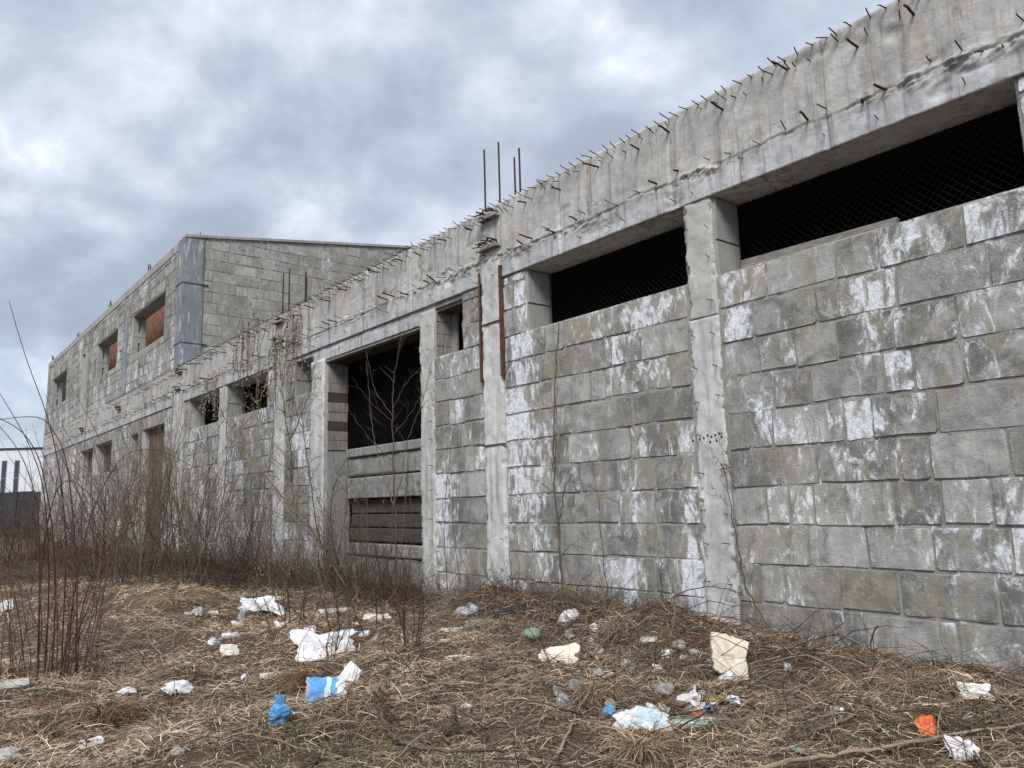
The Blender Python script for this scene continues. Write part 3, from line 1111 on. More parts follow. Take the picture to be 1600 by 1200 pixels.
# string beam at first floor level with drips, continuing the hall's beam
tb = beam(TX0, TX1, tall, -60)
t = Tubes()
x = -26.2
while x > -52.5:
    t.add([(x, 0, 6.12), (x + random.uniform(-.05, .05), -0.12 - random.uniform(.05, .14), 6.13)], .008, .008, 4)
    if random.random() < .5:
        t.add([(x, 0, 5.9), (x + random.uniform(-.05, .05), -0.12 - random.uniform(.03, .14), 5.92)], .011, .011, 4)
        t.add([(x, 0, 5.36), (x + random.uniform(-.05, .05), -0.12 - random.uniform(.03, .12), 5.37)], .010, .010, 4)
    x -= 0.19 if x > -36 else .45
o = t.obj('far_rebar', M['steel'], tb)
o['kind'] = 'stuff'
for x0, z in ((-34.2, 5.75), (-41.6, 5.55), (-26.0, 6.05)):
    bundle(x0, x0 + .5, z, 16, tall)

# side gable wall over the hall roof
GY1 = 16.0


def gable_top(y):
    return 10.6 + 0.149 * y


def side_map(V):
    # local x -> world y, local y (outwards negative) -> world +x
    V = np.asarray(V, float)
    return np.stack([TX1 - V[:, 1], V[:, 0], V[:, 2]], 1)


def side_map_slope(V):
    W = side_map(V)
    return W


ys = np.linspace(0.0, GY1, 130)
zsg = np.linspace(0.0, 1.0, 60)
Yg, Tg = np.meshgrid(ys, zsg)
Zg = 5.9 + Tg * (gable_top(Yg) - 5.9)
Xg = TX1 + 0.004 - 0.010 * fbm(Yg / .3, Zg / .12, 2, 71)
idx = np.arange(Yg.size).reshape(Yg.shape)
F = np.stack([idx[:-1, :-1], idx[:-1, 1:], idx[1:, 1:], idx[1:, :-1]], -1).reshape(-1, 4)
sw = link('side_wall', mesh_np('side_wall', np.stack([Xg.ravel(), Yg.ravel(), Zg.ravel()], 1), F), M['mortar'], tall)
# blocks of the gable: courses level, the top ones cut along the roof slope
allb = []
z = 6.2
while z < 13:
    zt = z + 0.375
    ya = 0.66
    lim = max(0.66, (z - 10.6 + 0.10) / 0.149)
    for a, b in block_run(0.66 if lim <= 0.7 else lim, GY1, z, zt, (0.84, 0.6, 0.42, 0.3), (5, 2, 2, 2)):
        zz1 = min(zt, gable_top(a) - 0.03)
        if zz1 - z < 0.09:
            continue
        V, Fc = make_block(a, b, z, zz1, random.uniform(.006, .018), .012)
        allb.append((z, a, side_map(np.array(V)), Fc, (random.random(), random.random() * .5, random.random())))
    z = zt
vis = [q for q in allb if q[1] < 10.5]
hid = [q for q in allb if q[1] >= 10.5]
vis.sort(key=lambda q: -q[0])
for q in vis[:178]:
    c = q[2].mean(0)
    link('block', mesh_np('block', q[2] - c, q[3], q[4]), M['block_upper'], sw, loc=tuple(c - np.array(WORLD(sw))))
rest = vis[178:] + hid
gV, gF, gT, n = [], [], [], 0
for q in rest:
    gV.append(q[2])
    gF += [[i + n for i in f] for f in q[3]]
    gT.append(np.tile(np.array(q[4]), (len(q[2]), 1)))
    n += len(q[2])
o = link('far_blocks', mesh_np('far_blocks', np.concatenate(gV), gF, np.concatenate(gT)), M['block_upper'], sw)
o['kind'] = 'stuff'
# corner column with recessed ties
for z0, z1 in ((0, 6.98), (7.0, 9.02), (9.04, 10.6)):
    G = Geo()
    G.box(-26.6, TX1 + .045, -0.04, 0.62, z0, z1, .006)
    G.obj('corner_column', M['column'], tall)
for z in (6.99, 9.03):
    G = Geo()
    G.box(-26.66, TX1 + .06, -0.055, 0.80, z - .011, z + .011)
    G.obj('tie_wire', M['steel'], tall)
for x, y, z in ((-26.3, .15, 10.85), (-26.05, .5, 10.9)):
    t = Tubes()
    t.add([(x, y, 10.5), (x + .02, y, z)], .016, .014, 5)
    t.obj('starter_bar', M['steel'], tall)
# other columns of the front
for a, b in ((-33.9, -33.3), (-41.85, -41.2), (-53.2, -52.9)):
    G = Geo()
    G.box(a, b, -0.035, .3, 6.15, 9.3 if a > -50 else 10.3, .006)
    G.obj('column', M['column'] if a > -40 else M['upper'], tall)
G = Geo()
G.box(-42.6, -41.87, 0.16, 0.3, 6.3, 9.4)
G.obj('recess_panel', M['brick'], tall)
G = Geo()
G.box(TX0, -26.6, -0.03, 0.5, 10.3, TZ, .006)
G.obj('eaves_beam', M['upper'], tall)
# roof covering: a thin grey edge over the gable and the eaves
G = Geo()
z0, z1 = gable_top(-.05), gable_top(GY1)
for xa, xb in ((TX0 - .1, TX1 + .07),):
    BX = [[0, 3, 2, 1], [4, 5, 6, 7], [0, 1, 5, 4], [2, 3, 7, 6], [0, 4, 7, 3], [1, 2, 6, 5]]
    y0_, zq = 4.2, gable_top(4.2)
    xc = xb - .45
    V = [(xa, y0_, zq), (xc, y0_, zq), (xc, GY1, z1), (xa, GY1, z1), (xa, y0_, zq + .09), (xc, y0_, zq + .09), (xc, GY1, z1 + .09), (xa, GY1, z1 + .09)]
    G.add(V, BX)
G.obj('roof', M['upper'], tall)
G = Geo()
xa, xb = TX1 - .37, TX1 + .07
G.add([(xa, .0, z0), (xb, .0, z0), (xb, GY1, z1), (xa, GY1, z1), (xa, .0, z0 + .09), (xb, .0, z0 + .09), (xb, GY1, z1 + .09), (xa, GY1, z1 + .09)], BX)
G.obj('coping', M['upper'], tall)
for x in (-31, -37.6, -45, -52.8):
    t = Tubes()
    for q in range(4):
        t.add([(x + q * .15, .1, 10.6), (x + q * .15 + random.uniform(-.1, .1), .05, 10.82 + random.uniform(0, .15))], .016, .014, 4)
    t.obj('starter_bar', M['steel'], tall)
# reveals with slots, brick partition inside, floors
for a, b, c_, d in (TOPEN[0], TOPEN[1], TOPEN[3]):
    G = Geo()
    for q, (za, zb) in enumerate(((c_ + .01, c_ + .80), (c_ + .82, d - .01))):
        # hollow block reveal: two cheeks leave an upright slot
        zmid0, zmid1 = za + .18, zb - .22
        G.box(a + .003, a + .06, .02, .22, za, zb)
        G.box(a + .003, a + .06, .31, .50, za, zb)
        G.box(a + .003, a + .06, .221, .309, za, zmid0)
        G.box(a + .003, a + .06, .221, .309, zmid1, zb)
    G.obj('reveal_block', M['upper'], tall)
    G = Geo()
    G.box(a, b, .01, .52, d - .03, d + .0 - .004)
    G.obj('lintel', M['upper'], tall)
G = Geo()
G.box(-45.5, TX1 - .4, 1.55, 1.75, 6.15, 10.5)
G.obj('brick_partition', M['brick'], tall)
G = Geo()
G.box(TX0, TX1 - .3, .52, GY1, 5.7, 5.95)
G.box(TX0, TX1 - .3, .52, GY1, -.2, .02)
G.obj('floor_slab', M['inner'], tall)
G = Geo()
G.box(TX0, TX1, GY1 - .3, GY1, 0, 12.9)
G.box(TX0, TX0 + .3, .52, GY1 - .3, 0, 10.6)
G.obj('back_wall', M['upper'], tall)
G = Geo()
G.box(TX1 - .35, TX1 - .02, .3, GY1, 0, 10.6)
G.obj('inner_wall_or_shade_plate', M['inner'], tall)
G = Geo()
G.box(-32.04, -27.51, 0.22, 0.42, 0, 4.47)
G.obj('brick_partition', m_simple('brown_plaster', (0.07, 0.052, 0.04), (0.15, 0.115, 0.09), 2, .95, .4, 12, .02, False), tall)
G = Geo()
G.box(-41.79, -35.26, 0.36, 0.49, 3.2, 4.46)  # dark plate added close behind two small windows, standing in for interior shade
G.obj('inner_wall_or_shade_plate', M['inner'], tall)

# ------------------------------------------------------------------ far left: white works building and dark fence
wb = empty('white_building', 'modern white building with tall narrow dark windows behind the fence, far left', 'building', (-108, 4, 0))
fdir = np.array([0.62, 0.78])
fdir /= np.linalg.norm(fdir)
fn = np.array([fdir[1], -fdir[0]])


def obox(o2, s0, s1, d0, d1, z0, z1, G):
    V = []
    for z in (z0, z1):
        for s_, d_ in ((s0, d0), (s1, d0), (s1, d1), (s0, d1)):
            p = o2 + fdir * s_ - fn * d_
            V.append((p[0], p[1], z))
    G.add(V, [[0, 3, 2, 1], [4, 5, 6, 7], [0, 1, 5, 4], [1, 2, 6, 5], [2, 3, 7, 6], [3, 0, 4, 7]])


o2 = np.array([-107.7, 3.0])
G = Geo()
obox(o2, -26, 22, 0, 18, 0, 9.2, G)
G.obj('wall', M['white_clad'], wb)
G = Geo()
obox(o2, -26.1, 22.1, -.12, 18, 9.2, 9.4, G)
G.obj('roof_edge', M['steel'], wb)
for sw_ in [a_ + 7.4 * i for i in range(-3, 3) for a_ in (.3, 1.78)]:
    f_ = Geo()
    obox(o2, sw_, sw_ + .62, -.03, .0, 4.2, 7.95, f_)
    fr = f_.obj('window', M['plastic_grey'], wb)
    for za, zb in ((4.26, 5.85), (5.93, 7.89)):
        f_ = Geo()
        obox(o2, sw_ + .06, sw_ + .56, -.05, -.031, za, zb, f_)
        f_.obj('pane', M['glass'], fr)
fe = empty('board_fence', 'dark board fence standing in front of the white building, far left', 'fence', (-66, 0, 0))
of = np.array([-66.2, -0.8])
for i in range(-14, 6):
    G = Geo()
    obox(of, i * 1.25, i * 1.25 + 1.22, 0, .05, -.1, 3.2 + random.uniform(-.03, .03), G)
    G.obj('panel', M['fence'], fe)
    G = Geo()
    obox(of, i * 1.25 - .04, i * 1.25 + .04, -.06, -.005, -.1, 3.15, G)
    G.obj('post', M['steel'], fe)

# ------------------------------------------------------------------ dry grass, undergrowth, twigs
STRAW = np.array([(0.39, 0.28, 0.19), (0.50, 0.385, 0.27), (0.27, 0.185, 0.125), (0.60, 0.49, 0.37), (0.17, 0.115, 0.08), (0.33, 0.235, 0.16)])


def blades(N, r0, r1, a0, a1, Lr, Wr, pitch, cols, seed, lift=0.0, mask=None):
    R = np.random.RandomState(seed)
    r = R.uniform(r0, r1, N)
    th = R.uniform(a0, a1, N)                       # angle from -x towards +y
    x = -r * np.cos(th)
    y = CAM_LOC[1] + r * np.sin(th)
    keep = (y < -0.02) & (x < 3)
    if mask is not None:
        keep &= mask(x, y, R)
    x, y, r = x[keep], y[keep], r[keep]
    n = len(x)
    L = R.uniform(*Lr, n) * (0.8 + 0.02 * r)
    W = R.uniform(*Wr, n) * (0.7 + 0.05 * r)
    base = 6.28 * 1.3 * fbm(x / .6, y / .6, 3, 88) + R.normal(0, 1.5, n)
    pt = np.abs(R.normal(0, pitch, n))
    z0 = gh(x, y) + R.uniform(0.0, 0.03, n) + lift + (R.rand(n) < .12) * R.uniform(0, .06, n)
    dx, dy = np.cos(base), np.sin(base)
    cr = R.normal(0, .35, n)
    P0 = np.stack([x, y, z0], 1)
    P1 = P0 + np.stack([dx * np.cos(pt), dy * np.cos(pt), np.sin(pt)], 1) * (L * .5)[:, None]
    b2 = base + cr
    p2 = pt - np.abs(R.normal(.35, .3, n))
    P2 = P1 + np.stack([np.cos(b2) * np.cos(p2), np.sin(b2) * np.cos(p2), np.sin(p2)], 1) * (L * .5)[:, None]
    P2[:, 2] = np.maximum(P2[:, 2], gh(P2[:, 0], P2[:, 1]) + .004)
    # width direction: mixed so that blades twist
    tw = R.uniform(-.9, .9, n)
    wv = np.stack([-dy * np.cos(tw), dx * np.cos(tw), np.sin(tw)], 1) * W[:, None]
    V = np.stack([P0 - wv, P0 + wv, P1 + wv * .9, P1 - wv * .9, P2 + wv * .25, P2 - wv * .25], 1).reshape(-1, 3)
    i = np.arange(n)[:, None] * 6
    F = np.concatenate([i + np.array([0, 1, 2, 3]), i + np.array([3, 2, 4, 5])], 0)
    ci = R.randint(0, len(cols), n)
    patch = 0.5 + 0.5 * sstep(-.25, .25, fbm(x / .9, y / .9, 3, 55))
    c = cols[ci] * R.uniform(.5, 1.3, (n, 1)) * (0.62 + .55 * patch)[:, None]
    T = np.repeat(c, 6, 0)
    return V, F, T


NEARW = lambda x, y, R: (R.rand(len(x)) > .80 * np.exp(-(y / 1.1) ** 2) * sstep(-6.5, -8.5, x)) & (R.rand(len(x)) > .6 * sstep(.12, .45, fbm(x / .55, y / .55, 3, 66)))
parts = [blades(130000, 3.2, 11, -.15, 1.75, (.05, .19), (.0010, .0024), .24, STRAW, 1, 0, NEARW),
         blades(90000, 5, 19, -.12, 1.4, (.08, .24), (.0016, .0032), .30, STRAW, 2, .01, NEARW)]
n = 0
Vs, Fs, Ts = [], [], []
for V, F, T in parts:
    Vs.append(V); Fs.append(F + n); Ts.append(T); n += len(V)
o = link('dry_grass', mesh_np('dry_grass', np.concatenate(Vs), np.concatenate(Fs), np.concatenate(Ts)), M['straw'])
tag(o, 'flattened straw coloured dry grass matted over the rough ground', 'dry grass', None, 'stuff')
GREEN = np.array([(0.075, 0.115, 0.03), (0.11, 0.145, 0.045), (0.055, 0.075, 0.025), (0.15, 0.16, 0.06)])
V, F, T = blades(80000, 3.0, 8, -.15, 1.75, (.03, .10), (.0012, .0024), .8, GREEN, 3, 0,
                 lambda x, y, R: (fbm(x / .8, y / .8, 3, 101) + .9 * np.exp(-((x + 1.7) / .8) ** 2 - ((y + 2.1) / .7) ** 2) + .25 * np.exp(-((x + 5.2) / 1.1) ** 2 - ((y + 5.2) / .8) ** 2) > .27))
o = link('green_grass', mesh_np('green_grass', V, F, T), M['straw'])
tag(o, 'short patches of fresh green grass showing through the straw', 'grass', None, 'stuff')

BARK = {'cane': [(0.15, 0.07, 0.066), (0.12, 0.065, 0.062), (0.19, 0.10, 0.085), (0.17, 0.12, 0.10)],
        'red': [(0.115, 0.045, 0.045), (0.085, 0.038, 0.042), (0.15, 0.065, 0.05), (0.10, 0.06, 0.058)],
        'olive': [(0.17, 0.14, 0.09), (0.21, 0.17, 0.11), (0.12, 0.10, 0.068), (0.25, 0.205, 0.14)],
        'brown': [(0.13, 0.095, 0.068), (0.18, 0.13, 0.09), (0.09, 0.066, 0.05), (0.22, 0.17, 0.12)],
        'grey': [(0.17, 0.155, 0.13), (0.13, 0.12, 0.10), (0.22, 0.20, 0.17)],
        'pale': [(0.30, 0.24, 0.165), (0.36, 0.30, 0.21), (0.22, 0.17, 0.115)]}


def pick(kind):
    c = np.array(random.choice(BARK[kind])) * random.uniform(.4, .98)
    return c


# tangle of low dry stalks along the foot of the wall and under the shrubs
t = Tubes()
for i in range(13000):
    x = -6.3 - 28 * RS.uniform(0, 1) ** 1.25
    y = -abs(RS.normal(.15, 1.0)) - .08
    if x < -18 and RS.rand() < .45:
        y = -RS.uniform(1.5, 7)
    if x > -10:
        y = -abs(RS.normal(.1, .5)) - .06
        if RS.rand() < .35:
            continue
    if y < -3.4 and x > -18:
        continue
    if y < -1.7 and x > -14 and RS.rand() < .7:
        continue
    z = ghs(x, y)
    d = (RS.normal(0, 1), RS.normal(-.15, 1), RS.uniform(.05, 1.7))
    L = RS.uniform(.25, 1.15) * (1 if x < -10.5 else .60)
    P = bend_path((x, y, z - .02), d, L, 4, .22, .16)
    P[:, 2] = np.maximum(P[:, 2], z + .005)
    P[:, 1] = np.minimum(P[:, 1], -.05)
    s_ = 1 if x > -14 else 1.5
    t.add(P, .0035 * s_, .0016 * s_, 3, pick(random.choice(('brown', 'brown', 'olive', 'red', 'pale'))) * .62)
o = t.obj('undergrowth', M['bark'])
tag(o, 'tangled low dry brown stalks massed along the foot of the wall', 'undergrowth', None, 'stuff')

# loose twigs strewn on the ground
t = Tubes()
for i in range(6500):
    r = RS.uniform(3.2, 11)
    th = RS.uniform(-.1, 1.75)
    x, y = -r * math.cos(th), CAM_LOC[1] + r * math.sin(th)
    if y > -.05 or x > 2:
        continue
    dens = .16 + 1.0 * math.exp(-((x + 4.8) / 2.6) ** 2 - ((y + 1.3) / 1.3) ** 2) + .5 * math.exp(-((x + 2) / 1.2) ** 2 - ((y + 1.6) / 1.0) ** 2)
    if RS.rand() > dens:
        continue
    z = ghs(x, y) + RS.uniform(.005, .05)
    P = bend_path((x, y, z), (RS.normal(), RS.normal(), RS.uniform(-.05, .45)), RS.uniform(.12, .75), 4, .20, .06)
    P[:, 2] = np.maximum(P[:, 2], gh(P[:, 0], np.minimum(P[:, 1], -.05)) + .01)
    P[:, 1] = np.minimum(P[:, 1], -.06)
    t.add(P, RS.uniform(.002, .0045), .0015, 3, pick(random.choice(('brown', 'brown', 'grey', 'pale', 'red'))))
for i in range(1500):
    x, y = -RS.uniform(.2, 9.5), -abs(RS.normal(0, 1.6)) - .1
    if i % 3 == 0:
        x, y = -RS.uniform(2.6, 9.5), -abs(RS.normal(0, .55)) - .12
    if RS.rand() < .4:
        y = -RS.uniform(.1, 5.5)
    if math.hypot(x, y - CAM_LOC[1]) < 3.3:
        continue
    z = ghs(x, y) + RS.uniform(.01, .06)
    P = bend_path((x, y, z), (RS.normal(), RS.normal(), RS.uniform(-.05, .22)), RS.uniform(.3, 1.1), 8, .20, .06)
    P[:, 2] = np.maximum(P[:, 2], gh(P[:, 0], np.minimum(P[:, 1], -.06)) + .028 + .03 * RS.rand())
    P[:, 1] = np.minimum(P[:, 1], -.07)
    rr = RS.choice([.003, .0045, .006, .0075], p=[.4, .35, .17, .08])
    t.add(P, rr, rr * .4, 4, pick(random.choice(('brown', 'brown', 'grey', 'pale', 'pale', 'red'))))
o = t.obj('fallen_twigs', M['bark'])
tag(o, 'thin brown twigs strewn thickly over the straw before the wall', 'twigs', None, 'stuff')

# clods, crumbs and curled leaves between the straw
gV, gF, gT, n = [], [], [], 0
ico = [(0, 0, 1), (.9, 0, .3), (.28, .85, .3), (-.72, .53, .3), (-.72, -.53, .3), (.28, -.85, .3), (0, 0, -.4)]
icf = [[0, 1, 2], [0, 2, 3], [0, 3, 4], [0, 4, 5], [0, 5, 1], [6, 2, 1], [6, 3, 2], [6, 4, 3], [6, 5, 4], [6, 1, 5]]
for i in range(2600):
    r = RS.uniform(3.1, 10)
    th = RS.uniform(-.1, 1.75)
    x, y = -r * math.cos(th), CAM_LOC[1] + r * math.sin(th)
    if y > -.05 or x > 2:
        continue
    s_ = RS.choice([.008, .012, .02, .035], p=[.4, .35, .2, .05])
    V = np.array(ico) * s_ * RS.uniform(.6, 1.4, (7, 3)) * np.array([1, 1, .6]) + np.array([x, y, ghs(x, y) + .004])
    c = RS.choice(4, p=[.55, .15, .16, .14])
    col = [(.055, .04, .028), (.35, .33, .30), (.10, .06, .035), (.55, .55, .54)][c]
    gV.append(V)
    gF.append(np.array(icf) + n)
    gT.append(np.tile(col, (7, 1)))
    n += 7
o = link('rubble_crumbs', mesh_np('rubble_crumbs', np.concatenate(gV), np.concatenate(gF), np.concatenate(gT)), M['straw'])
tag(o, 'small clods and crumbs of earth, mortar and foam scattered in the straw', 'rubble', None, 'stuff')


R_ = np.random.RandomState(77)
nL = 9000
r = R_.uniform(3.2, 12, nL)
th = R_.uniform(-.1, 1.6, nL)
x, y = -r * np.cos(th), CAM_LOC[1] + r * np.sin(th)
ok = (y < -.05) & (x < 2) & (R_.rand(nL) < .25 + .8 * np.exp(-(y / 1.5) ** 2))
x, y = x[ok], y[ok]
n = len(x)
a = R_.uniform(0, 6.28, n)
L = R_.uniform(.012, .035, n)
c_ = np.stack([x, y, gh(x, y) + R_.uniform(.01, .05, n)], 1)
d1 = np.stack([np.cos(a), np.sin(a), R_.uniform(-.5, .5, n)], 1) * L[:, None]
d2 = np.stack([-np.sin(a), np.cos(a), R_.uniform(-.6, .6, n)], 1) * (L * R_.uniform(.3, .6, n))[:, None]
upv = np.stack([0 * x, 0 * x, L * R_.uniform(.2, .7, n)], 1)
V = np.stack([c_ - d1 + upv, c_ + d2, c_ + d1 + upv, c_ - d2], 1).reshape(-1, 3)
i = np.arange(n)[:, None] * 4
F = i + np.array([0, 1, 2, 3])
T = np.repeat(np.array([(.10, .06, .035), (.16, .10, .055), (.06, .04, .028), (.22, .15, .09)])[R_.randint(0, 4, n)] * R_.uniform(.6, 1.3, (n, 1)), 4, 0)
o = link('dead_leaves', mesh_np('dead_leaves', V, F, T), M['straw'])
tag(o, 'small curled dead brown leaves lying in the straw', 'dead leaves', None, 'stuff')


# ------------------------------------------------------------------ shrubs and saplings
def shrub(name, label, base, H, spread, nst, kind, twig_n=14, twig_l=.35, r=.009, sub=2, lean=(0, 0), grav=.02, wob=.06, group=None, cat='shrub', tilt=.35, ymax=-.06, buds=0):
    x, y, z = base
    root = empty(name, label, cat, (x, y, z), 0, group)
    st, tw = Tubes(), Tubes()
    bud = Tubes()
    for i in range(nst):
        a = random.uniform(0, 6.28)
        rr = spread * math.sqrt(random.random())
        p = np.array([x + rr * math.cos(a), y + rr * math.sin(a) * .7, z - .03])
        d = np.array([math.cos(a) * random.uniform(0, tilt) + lean[0], math.sin(a) * random.uniform(0, tilt) + lean[1], 1.0])
        h = H * random.uniform(.55, 1.05)
        P = bend_path(p, d, h, 7, wob, grav)
        P[:, 1] = np.minimum(P[:, 1], ymax)
        col = pick(kind)
        r0 = r * random.uniform(.7, 1.25)
        one = Tubes()
        one.add(P, r0, r0 * .25, 4, col)
        one.obj('stem', M['bark'], root)
        for q in range(twig_n):
            s_ = random.uniform(.22, .97)
            k_ = s_ * 7
            i0 = min(6, int(k_))
            pp = P[i0] + (P[i0 + 1] - P[i0]) * (k_ - i0)
            dd = (P[i0 + 1] - P[i0])
            dd = dd / (np.linalg.norm(dd) + 1e-9)
            dv = dd * random.uniform(.5, 1.2) + RS.normal(0, .55, 3)
            L = twig_l * H * random.uniform(.3, 1.0) * (1.15 - s_)
            T_ = bend_path(pp, dv, L, 4, .10, grav * .5)
            T_[:, 1] = np.minimum(T_[:, 1], ymax)
            tr = max(.0022, r0 * (1 - s_ * .75) * .55)
            tw.add(T_, tr, tr * .35, 3, col * random.uniform(.8, 1.15))
            for u in range(sub):
                j0 = random.randint(1, 3)
                dv2 = (T_[j0 + 1] - T_[j0])
                dv2 = dv2 / (np.linalg.norm(dv2) + 1e-9) + RS.normal(0, .5, 3)
                U_ = bend_path(T_[j0], dv2, L * random.uniform(.25, .6), 3, .1, 0)
                U_[:, 1] = np.minimum(U_[:, 1], ymax)
                tw.add(U_, max(.0016, tr * .55), .0010, 3, col * random.uniform(.8, 1.15))
                if buds and random.random() < buds:
                    e = U_[random.randint(1, 3)]
                    bud.add([e, e + np.array([random.uniform(-.012, .012), random.uniform(-.012, .0), .02])], .007, .004, 4, (.34, .32, .25))
    if tw.V:
        tag(tw.obj('twigs', M['bark'], root), kind='stuff')
    if bud.V:
        tag(bud.obj('buds', M['bark'], root), kind='stuff')
    return root


def height_px(base, top_v, base_v):
    return (base_v - top_v) / ppm(base[0], base[1])


# red stemmed clump in the left foreground, first upright canes
b = at(72, 1062)
shrub('cane_shrub', 'clump of upright reddish purple bare canes in the left foreground', b, 2.2, .70, 36, 'cane', 8, .32, .0056, 1, (0, 0), .022, .075, tilt=.36)
# long arching canes of the same corner, each its own plant
t_root = empty('bramble', 'long dark arching bare canes rising out of the red clump to mid height, left edge', 'bramble', (b[0] - .2, b[1], b[2]))
t = Tubes()


def cane(pts, dep0, dep1, r, kind='red'):
    P = []
    for i, (u, v) in enumerate(pts):
        dq = dep0 + (dep1 - dep0) * i / (len(pts) - 1)
        rr = ray(u, v)
        rr = rr / (rr @ CR[:, 2])
        P.append(CAM_LOC + rr * dq)
    P = np.array(P)
    # smooth
    s_ = np.linspace(0, len(P) - 1, 4 * len(P))
    Q = np.stack([np.interp(s_, np.arange(len(P)), P[:, k]) for k in range(3)], 1)
    for _ in range(3):
        Q[1:-1] = .25 * Q[:-2] + .5 * Q[1:-1] + .25 * Q[2:]
    t = Tubes()
    t.add(Q, r, r * .35, 5, pick(kind) * .8)
    t.obj('stem', M['bark'], t_root)
    return Q


dd = ppm(b[0], b[1])
D0 = 1200 / dd
cane([(95, 1060), (100, 950), (104, 850), (95, 740), (75, 650), (40, 560), (14, 470)], D0, D0 + .4, .0085)
cane([(80, 1060), (88, 930), (82, 820), (65, 720), (35, 670), (-30, 640)], D0, D0 - .5, .0085)
cane([(70, 1060), (78, 900), (70, 760), (45, 690), (0, 615)], D0, D0 - .2, .008)
cane([(60, 1060), (62, 900), (60, 780), (30, 700), (-20, 645)], D0, D0 + .3, .008)
cane([(118, 1050), (122, 900), (110, 760), (100, 700), (70, 650), (20, 652), (-20, 660)], D0, D0 + .2, .008)
cane([(58, 1050), (64, 860), (86, 765), (108, 745), (150, 780), (185, 850), (200, 900)], D0, D0 + .2, .0065)
cane([(120, 1055), (125, 950), (160, 860), (230, 800), (310, 838)], D0, D0 + .6, .007)
cane([(105, 1060), (112, 940), (140, 800), (190, 705), (250, 700), (320, 740)], D0, D0 + .8, .007)
cane([(20, 1060), (15, 950), (-4, 850)], D0, D0 + .1, .007)
cane([(40, 1060), (30, 960), (8, 870), (30, 840), (60, 848), (85, 880)], D0, D0 + .1, .006)

# the thicket along the wall
SPOTS = [  # base px, top v, stems, kind, label
    (112, 905, 700, 12, 'red', 'reddish bare shrub farthest left in front of the wall corner'),
    (165, 905, 640, 16, 'olive', 'bare shrub below the pair of small dark windows'),
    (205, 900, 690, 22, 'brown', 'dense dark brown bush in front of the narrow doorway of the end block'),
    (245, 905, 610, 18, 'olive', 'tall olive bare shrub in front of the wide brown doorway'),
    (285, 900, 600, 18, 'olive', 'tall olive bare shrub just left of the first small window from the corner column'),
    (318, 900, 590, 14, 'brown', 'upright brown shrub beneath the vine hung window'),
    (360, 905, 700, 12, 'olive', 'loose olive shrub beside the pale pillar'),
    (405, 905, 740, 12, 'brown', 'low brown bush between the pale pillar and the leaning willow'),
    (530, 915, 720, 12, 'brown', 'brown bush at the left jamb of the big doorway'),
    (580, 915, 760, 10, 'olive', 'low olive bush inside the left half of the big doorway'),
    (655, 920, 760, 9, 'grey', 'thin grey bush at the right jamb of the big doorway'),
    (140, 900, 720, 12, 'red', 'red stemmed shrub between the wall corner and the pair of small windows'),
    (190, 915, 700, 18, 'brown', 'second dark brown bush in front of the narrow doorway'),
    (225, 915, 660, 14, 'olive', 'olive bush standing before the doorways of the end block'),
    (262, 915, 640, 14, 'brown', 'brown bush right of the wide brown doorway'),
    (300, 918, 690, 16, 'olive', 'low spreading olive bush under the first small window'),
    (340, 918, 760, 14, 'brown', 'low brown bush at the foot of the pale pillar'),
    (382, 922, 790, 14, 'red', 'low reddish bush under the wide window with grey blue reveal'),
    (440, 925, 790, 14, 'brown', 'low brown bush at the foot of the willow trunk'),
    (482, 925, 800, 14, 'olive', 'low olive bush below the leaning willow'),
    (550, 925, 820, 12, 'brown', 'low brown bush at the sill of the big doorway'),
    (690, 930, 820, 8, 'red', 'low red stemmed bush right of the big doorway'),
    (455, 985, 860, 9, 'brown', 'dark wiry bush standing in the rubbish below the willow'),
    (545, 1000, 880, 9, 'brown', 'dark wiry bush rising in front of the big crumpled sheet'),
    (600, 990, 890, 8, 'brown', 'dark wiry bush between the crumpled sheet and the big doorway'),
    (425, 960, 850, 8, 'olive', 'thin olive bush in front of the sheet under the willow'),
    (510, 1040, 940, 7, 'brown', 'low wiry stems just above the blue and white packet'),
    (645, 1010, 900, 6, 'red', 'thin reddish stems left of the white foam bar'),
    (5, 862, 770, 26, 'red', 'reddish brush at the left edge hiding the fence foot'),
    (40, 862, 775, 26, 'brown', 'brown brush before the middle of the dark fence'),
    (72, 866, 775, 24, 'olive', 'olive brush beside the far corner of the end block'),
    (100, 880, 780, 20, 'brown', 'brown brush in front of the far end of the end block'),
    (20, 880, 790, 16, 'red', 'low reddish brush in front of the dark fence'),
    (60, 880, 800, 16, 'brown', 'low brown brush between the fence and the building corner'),
]
for u, v, tv, ns, kd, lb in SPOTS:
    bb = at(u, v)
    by = min(bb[1], -.45)
    low = v > 940
    if bb[0] < -30:
        s_ = 30 / abs(bb[0])
        bb = (CAM_LOC[0] + bb[0] * s_, CAM_LOC[1] + (bb[1] - CAM_LOC[1]) * s_, 0)
        by = min(bb[1], -.45)
    bb = (bb[0], by, ghs(bb[0], by))
    H = height_px(bb, tv, v) * 1.22
    ns = max(6, int(ns * random.uniform(.7, 1.1)))
    far = bb[0] < -17
    shrub('bare_shrub', lb, bb, H, (.32 if low else .6) if not far else 1.0, ns, kd, 13, .42, .0066 if not far else .0100, 2, (0, 0), .012, .075, 'bare shrubs along the wall', tilt=.5, buds=.15 if kd == 'olive' else 0)

# leaning willow with buds
def px3(u, v, y):
    r = ray(u, v)
    return CAM_LOC + r * ((y - CAM_LOC[1]) / r[1])


